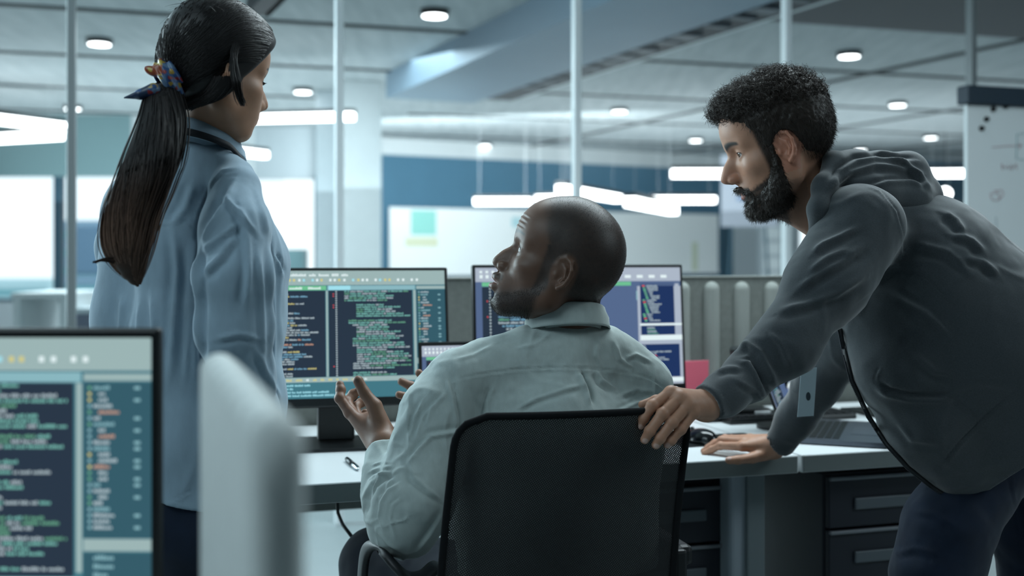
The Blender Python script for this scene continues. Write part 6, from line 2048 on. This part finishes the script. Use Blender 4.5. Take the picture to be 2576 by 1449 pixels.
for k in range(3400):
    n_ = 30
    t0 = rnd.uniform(0, 0.12) if rnd.random() < 0.7 else rnd.uniform(0, 0.5)
    t1 = rnd.uniform(0.80, 1.0)
    t_ = np.linspace(t0, t1, n_)
    C_ = cat(pp, t_); R_ = cat(pr_, t_)
    th = rnd.uniform(0, 6.283); rr = math.sqrt(rnd.uniform(0.55, 1)) * 0.98
    e1 = np.array([1.0, 0, 0.0]); e2 = np.array([0.0, 0.85, 0.0])
    wv = rnd.uniform(0, 6.28); sp = rnd.uniform(0, 0.25)
    ang_ = th + sp * np.sin(t_ * 9 + wv) + 0.5 * np.sin(t_ * 4 + th)
    P_ = C_ + (e1 * np.cos(ang_)[:, None] + e2 * np.sin(ang_)[:, None]) * (R_ * rr)[:, None]
    out = max(0.0, rnd.gauss(0, 1) - 1.4) * 0.010
    P_ = P_ + e1 * (out * np.sign(math.cos(th)) * np.sin(t_ * 3.1))[:, None]
    w_ = 0.0011 * rnd.uniform(0.5, 1.3) * np.clip(np.minimum(1, (1 - (t_ - t0) / (t1 - t0)) * 4 + 0.15), 0, 1)
    cv.append((P_, w_))
    cshade = rnd.uniform(0.55, 1.9)
    cl.append(np.repeat((ombre(P_[:, 2]) * cshade), 3, 0))
for k in range(26):                                                   # flick at the lower left
    A_ = np.array(PX(285 + rnd.uniform(-4, 4), 655 + rnd.uniform(-8, 8), 1.62)); B_ = np.array(PX(258, 650 + rnd.uniform(-5, 5), 1.61)); C_ = np.array(PX(236 + rnd.uniform(-4, 6), 660 + rnd.uniform(-3, 3), 1.60))
    t1 = np.linspace(0, 1, 10)[:, None]; P_ = (1 - t1) ** 2 * A_ + 2 * t1 * (1 - t1) * B_ + t1 ** 2 * C_
    cv.append((P_, np.linspace(0.0011, 0.0003, 10))); cl.append(np.repeat(np.tile(np.array([[0.03, 0.017, 0.013]]), (10, 1)), 3, 0))
o_ = strands('ponytail_strands', cv, M_ombre, hairW, (0, 0, 0)); o_.location = -Vector(orgW); o_['kind'] = 'stuff'
a_ = o_.data.color_attributes.new('tint', 'FLOAT_COLOR', 'POINT')
cc_ = np.ones((len(o_.data.vertices), 4), dtype=f32); cc_[:, :3] = np.concatenate(cl); a_.data.foreach_set('color', cc_.ravel())
# ---- scarf tie
tc_ = np.array(PX(424, 203, 1.742))
def f_tie(p):
    d = None
    ax = np.array([0.75, 0.35, 0.45]); ax /= np.linalg.norm(ax)
    e1 = np.cross(ax, [0, 1, 0]); e1 /= np.linalg.norm(e1); e2 = np.cross(ax, e1)
    for k in range(12):
        a = 2 * math.pi * k / 12
        c_ = tc_ + (e1 * math.cos(a) + e2 * math.sin(a)) * 0.020
        s_ = ell(p, c_, (0.013, 0.013, 0.015))
        d = s_ if d is None else smin(d, s_, 0.005)
    d = d + 0.0022 * np.sin(p[:, 0] * 420 + p[:, 2] * 260)
    # upper bow end
    d = smin(d, ell(p, PX(386, 180, 1.725), (0.0155, 0.006, 0.0075), rotm('Y', 22)), 0.004)
    d = smin(d, ell(p, PX(400, 172, 1.722), (0.008, 0.005, 0.0075), rotm('Y', -30)), 0.003)
    # long pointed end at the left
    d = smin(d, chain(p, [(tuple(PX(386, 226, 1.705)), 0.0105), (tuple(PX(352, 238, 1.700)), 0.0075), (tuple(PX(313, 246, 1.700)), 0.0012)], 0.003), 0.003)
    return d
tv, tf = nets(f_tie, tc_ - np.array([0.09, 0.06, 0.05]), tc_ + np.array([0.05, 0.05, 0.05]), 0.0014)
tx, ty = proj(tv)
nz = vnoise(tv.astype(f32), 95, 12); nz2 = vnoise(tv.astype(f32), 120, 77)
tcl = np.tile(np.array([[0.022, 0.07, 0.19]]), (len(tv), 1))
tcl[nz > 0.25] = (0.10, 0.17, 0.27); tcl[nz < -0.45] = (0.012, 0.03, 0.09)
tcl[(nz2 > 0.48)] = (0.30, 0.20, 0.03); tcl[(nz2 < -0.45)] = (0.22, 0.02, 0.02)
top_ = (ty < 190) & (tx < 408); tcl[top_] = (0.26, 0.05, 0.015); tcl[top_ & (nz2 > 0.1)] = (0.45, 0.33, 0.06)
left_ = (tx < 372) & (ty > 205); tcl[left_] = (0.014, 0.032, 0.075); tcl[left_ & (nz > 0.1) & (ty < 232)] = (0.03, 0.09, 0.24)
np_obj('scarf_tie', tv, tf, mat('printed_satin', (1, 1, 1, 1), 0.4, attr='tint'), hairW, tcl.astype(f32), (0, 0, 0)).location = -Vector(orgW)

# ---- denim shirt
M_shW = cloth('light_blue_chambray', srgb(146, 168, 184), weave=1100, var=0.05)
def f_shW(p):
    d = chain(p, [S(518, 392, 1.86, 56), S(470, 500, 1.86, 100), S(470, 620, 1.86, 118), S(470, 850, 1.86, 124), S(478, 1100, 1.87, 126), S(485, 1300, 1.88, 132)], 0.04)
    d = smin(d, chain(p, [S(500, 395, 1.85, 46), S(420, 440, 1.86, 62), S(340, 505, 1.93, 62)], 0.03), 0.03)
    d = smin(d, chain(p, [S(530, 400, 1.84, 44), S(590, 445, 1.80, 48)], 0.03), 0.03)
    d = smin(d, chain(p, [S(345, 560, 1.93, 88), S(345, 800, 1.93, 98), S(350, 1100, 1.93, 104), S(365, 1300, 1.93, 110)], 0.04), 0.04)
    d = smin(d, chain(p, [S(600, 560, 1.88, 78), S(612, 670, 1.92, 98), S(608, 800, 1.92, 98), S(606, 1000, 1.90, 102), S(600, 1280, 1.90, 110)], 0.04), 0.04)
    arm = chain(p, [S(590, 480, 1.775, 66), S(592, 580, 1.735, 82), S(590, 700, 1.71, 90), S(592, 830, 1.715, 86), S(612, 940, 1.76, 74), S(640, 1050, 1.82, 58), S(655, 1110, 1.855, 44)], 0.03)
    d = smin(d, arm, 0.012)
    d = smin(d, chain(p, [S(325, 505, 1.96, 60), S(305, 620, 2.0, 58), S(300, 850, 2.04, 55), S(335, 1090, 2.06, 42)], 0.03), 0.02)
    d = d + wrinkle(p, 0.0032, 10, 51, (1.2, 1.2, 0.5)) + wrinkle(p, 0.0014, 26, 53, (1, 1, 0.6)) + crease(p, 0.0020, 7, 55, (1.4, 1.4, 0.5))
    # shirt tail, curved hem
    hem = (0.782 + 0.030 * np.sin((p[:, 0] + 0.46) * 9) ** 2) - p[:, 2]
    torso = p[:, 1] > 1.70
    d = smax(d, hem, 0.003)
    d = smax(d, -chain(p, [S(530, 280, 1.84, 60), S(520, 334, 1.85, 50)], 0.01), 0.005)
    return d
sv, sf = nets(f_shW, (-0.84, 1.52, 0.76), (-0.30, 2.2, 1.40), 0.0040)
sn = vnormals(sv, sf)
foldsW = [
 (-2.5, 6, (592, 425), (560, 432), (535, 460), (515, 500), (500, 535), (492, 570)),
 (-9, 20, (500, 600), (498, 680), (502, 760), (500, 850), (505, 960)),
 (7, 18, (585, 455), (560, 510), (520, 570), (500, 620)),
 (5, 14, (560, 500), (600, 540), (640, 590)),
 (6, 20, (600, 520), (615, 600), (620, 680), (612, 780)),
 (5, 16, (505, 640), (560, 600), (610, 560)),
 (6, 18, (510, 700), (560, 650), (590, 600)),
 (4, 18, (640, 620), (655, 720), (660, 830), (662, 930)),
 (5, 16, (680, 600), (676, 680), (680, 800), (680, 960)),
 (-5, 10, (690, 640), (705, 660), (714, 690)),
 (-2.5, 5, (375, 556), (420, 556), (470, 562), (495, 585)),
 (6, 20, (430, 580), (440, 680), (430, 800), (420, 950)),
 (6, 22, (300, 740), (296, 830), (300, 950)),
 (5, 16, (345, 760), (340, 860), (345, 960)),
 (6, 20, (375, 740), (380, 850), (385, 1000)),
 (4, 16, (470, 640), (470, 800), (460, 950)),
 (4, 18, (440, 430), (400, 480), (370, 540)),
 (5, 20, (480, 460), (460, 520), (430, 560)),
 (5, 16, (270, 480), (262, 560), (260, 640)),
 (4, 12, (540, 860), (600, 845), (660, 860)),
 (5, 16, (640, 880), (670, 950), (700, 1010)),
 (-2, 5, (400, 1272), (440, 1258), (490, 1232)),
 (3, 14, (640, 470), (660, 540), (672, 600)),
]
sv = bumpfold(sv, sn, foldsW)
shirtW = np_obj('shirt', sv, sf, M_shW, personW, None, orgW); shirtW['label'] = 'light blue denim shirt'
cc = PX(526, 352, 1.85)
V_, F_ = collar(np.array((cc.x, cc.y, cc.z)), 0.046, 0.046, math.radians(45), 0.020, (-0.026, 0.012, -0.018), 0.012)
np_obj('collar', V_, F_, M_shW, shirtW, None, (0, 0, 0)).location = -Vector(orgW)
# lanyard band round the collar
lp = []
for a in np.linspace(math.radians(45 + 150), math.radians(45 + 360 - 25), 40):
    f_ = math.cos(a - math.radians(45))
    lp.append(Vector((cc.x + 0.066 * math.cos(a), cc.y + 0.066 * math.sin(a), cc.z - 0.016 - 0.026 * f_ - 0.030 * max(f_, 0))))
mb = MB()
vs_, fs_ = [], []
for i, p_ in enumerate(lp):
    ra = Vector((p_.x - cc.x, p_.y - cc.y, 0)).normalized()
    for dz, dr in ((0.006, 0.0), (0.006, 0.0018), (-0.006, 0.0035), (-0.006, 0.0018)):
        vs_.append(p_ + Vector((0, 0, dz)) + ra * dr)
for i in range(len(lp) - 1):
    for k in range(4):
        fs_.append([i * 4 + k, i * 4 + (k + 1) % 4, (i + 1) * 4 + (k + 1) % 4, (i + 1) * 4 + k])
mb.add(vs_, fs_, 0, True)
o_ = mb.build('lanyard', mat('black_lanyard', srgb(16, 22, 30), 0.7), personW); o_.location = -Vector(orgW)
# jeans
def f_jW(p):
    d = chain(p, [S(470, 1230, 1.88, 118), S(470, 1330, 1.88, 130)], 0.03)
    d = smin(d, chain(p, [S(560, 1260, 1.88, 105), S(560, 1340, 1.88, 118)], 0.03), 0.03)
    for x0, d0 in ((462, 1.88), (580, 1.90)):
        d = smin(d, chain(p, [S(x0, 1340, d0, 98), S(x0 - 4, 1560, d0, 84), S(x0 - 2, 1900, d0 + 0.02, 66), S(x0, 2440, d0 + 0.04, 54)], 0.03), 0.02)
    return d + wrinkle(p, 0.003, 16, 61)
jv, jf = nets(f_jW, (-0.72, 1.66, 0.05), (-0.28, 2.12, 0.90), 0.006)
np_obj('jeans', jv, jf, M_jean, personW, None, orgW)
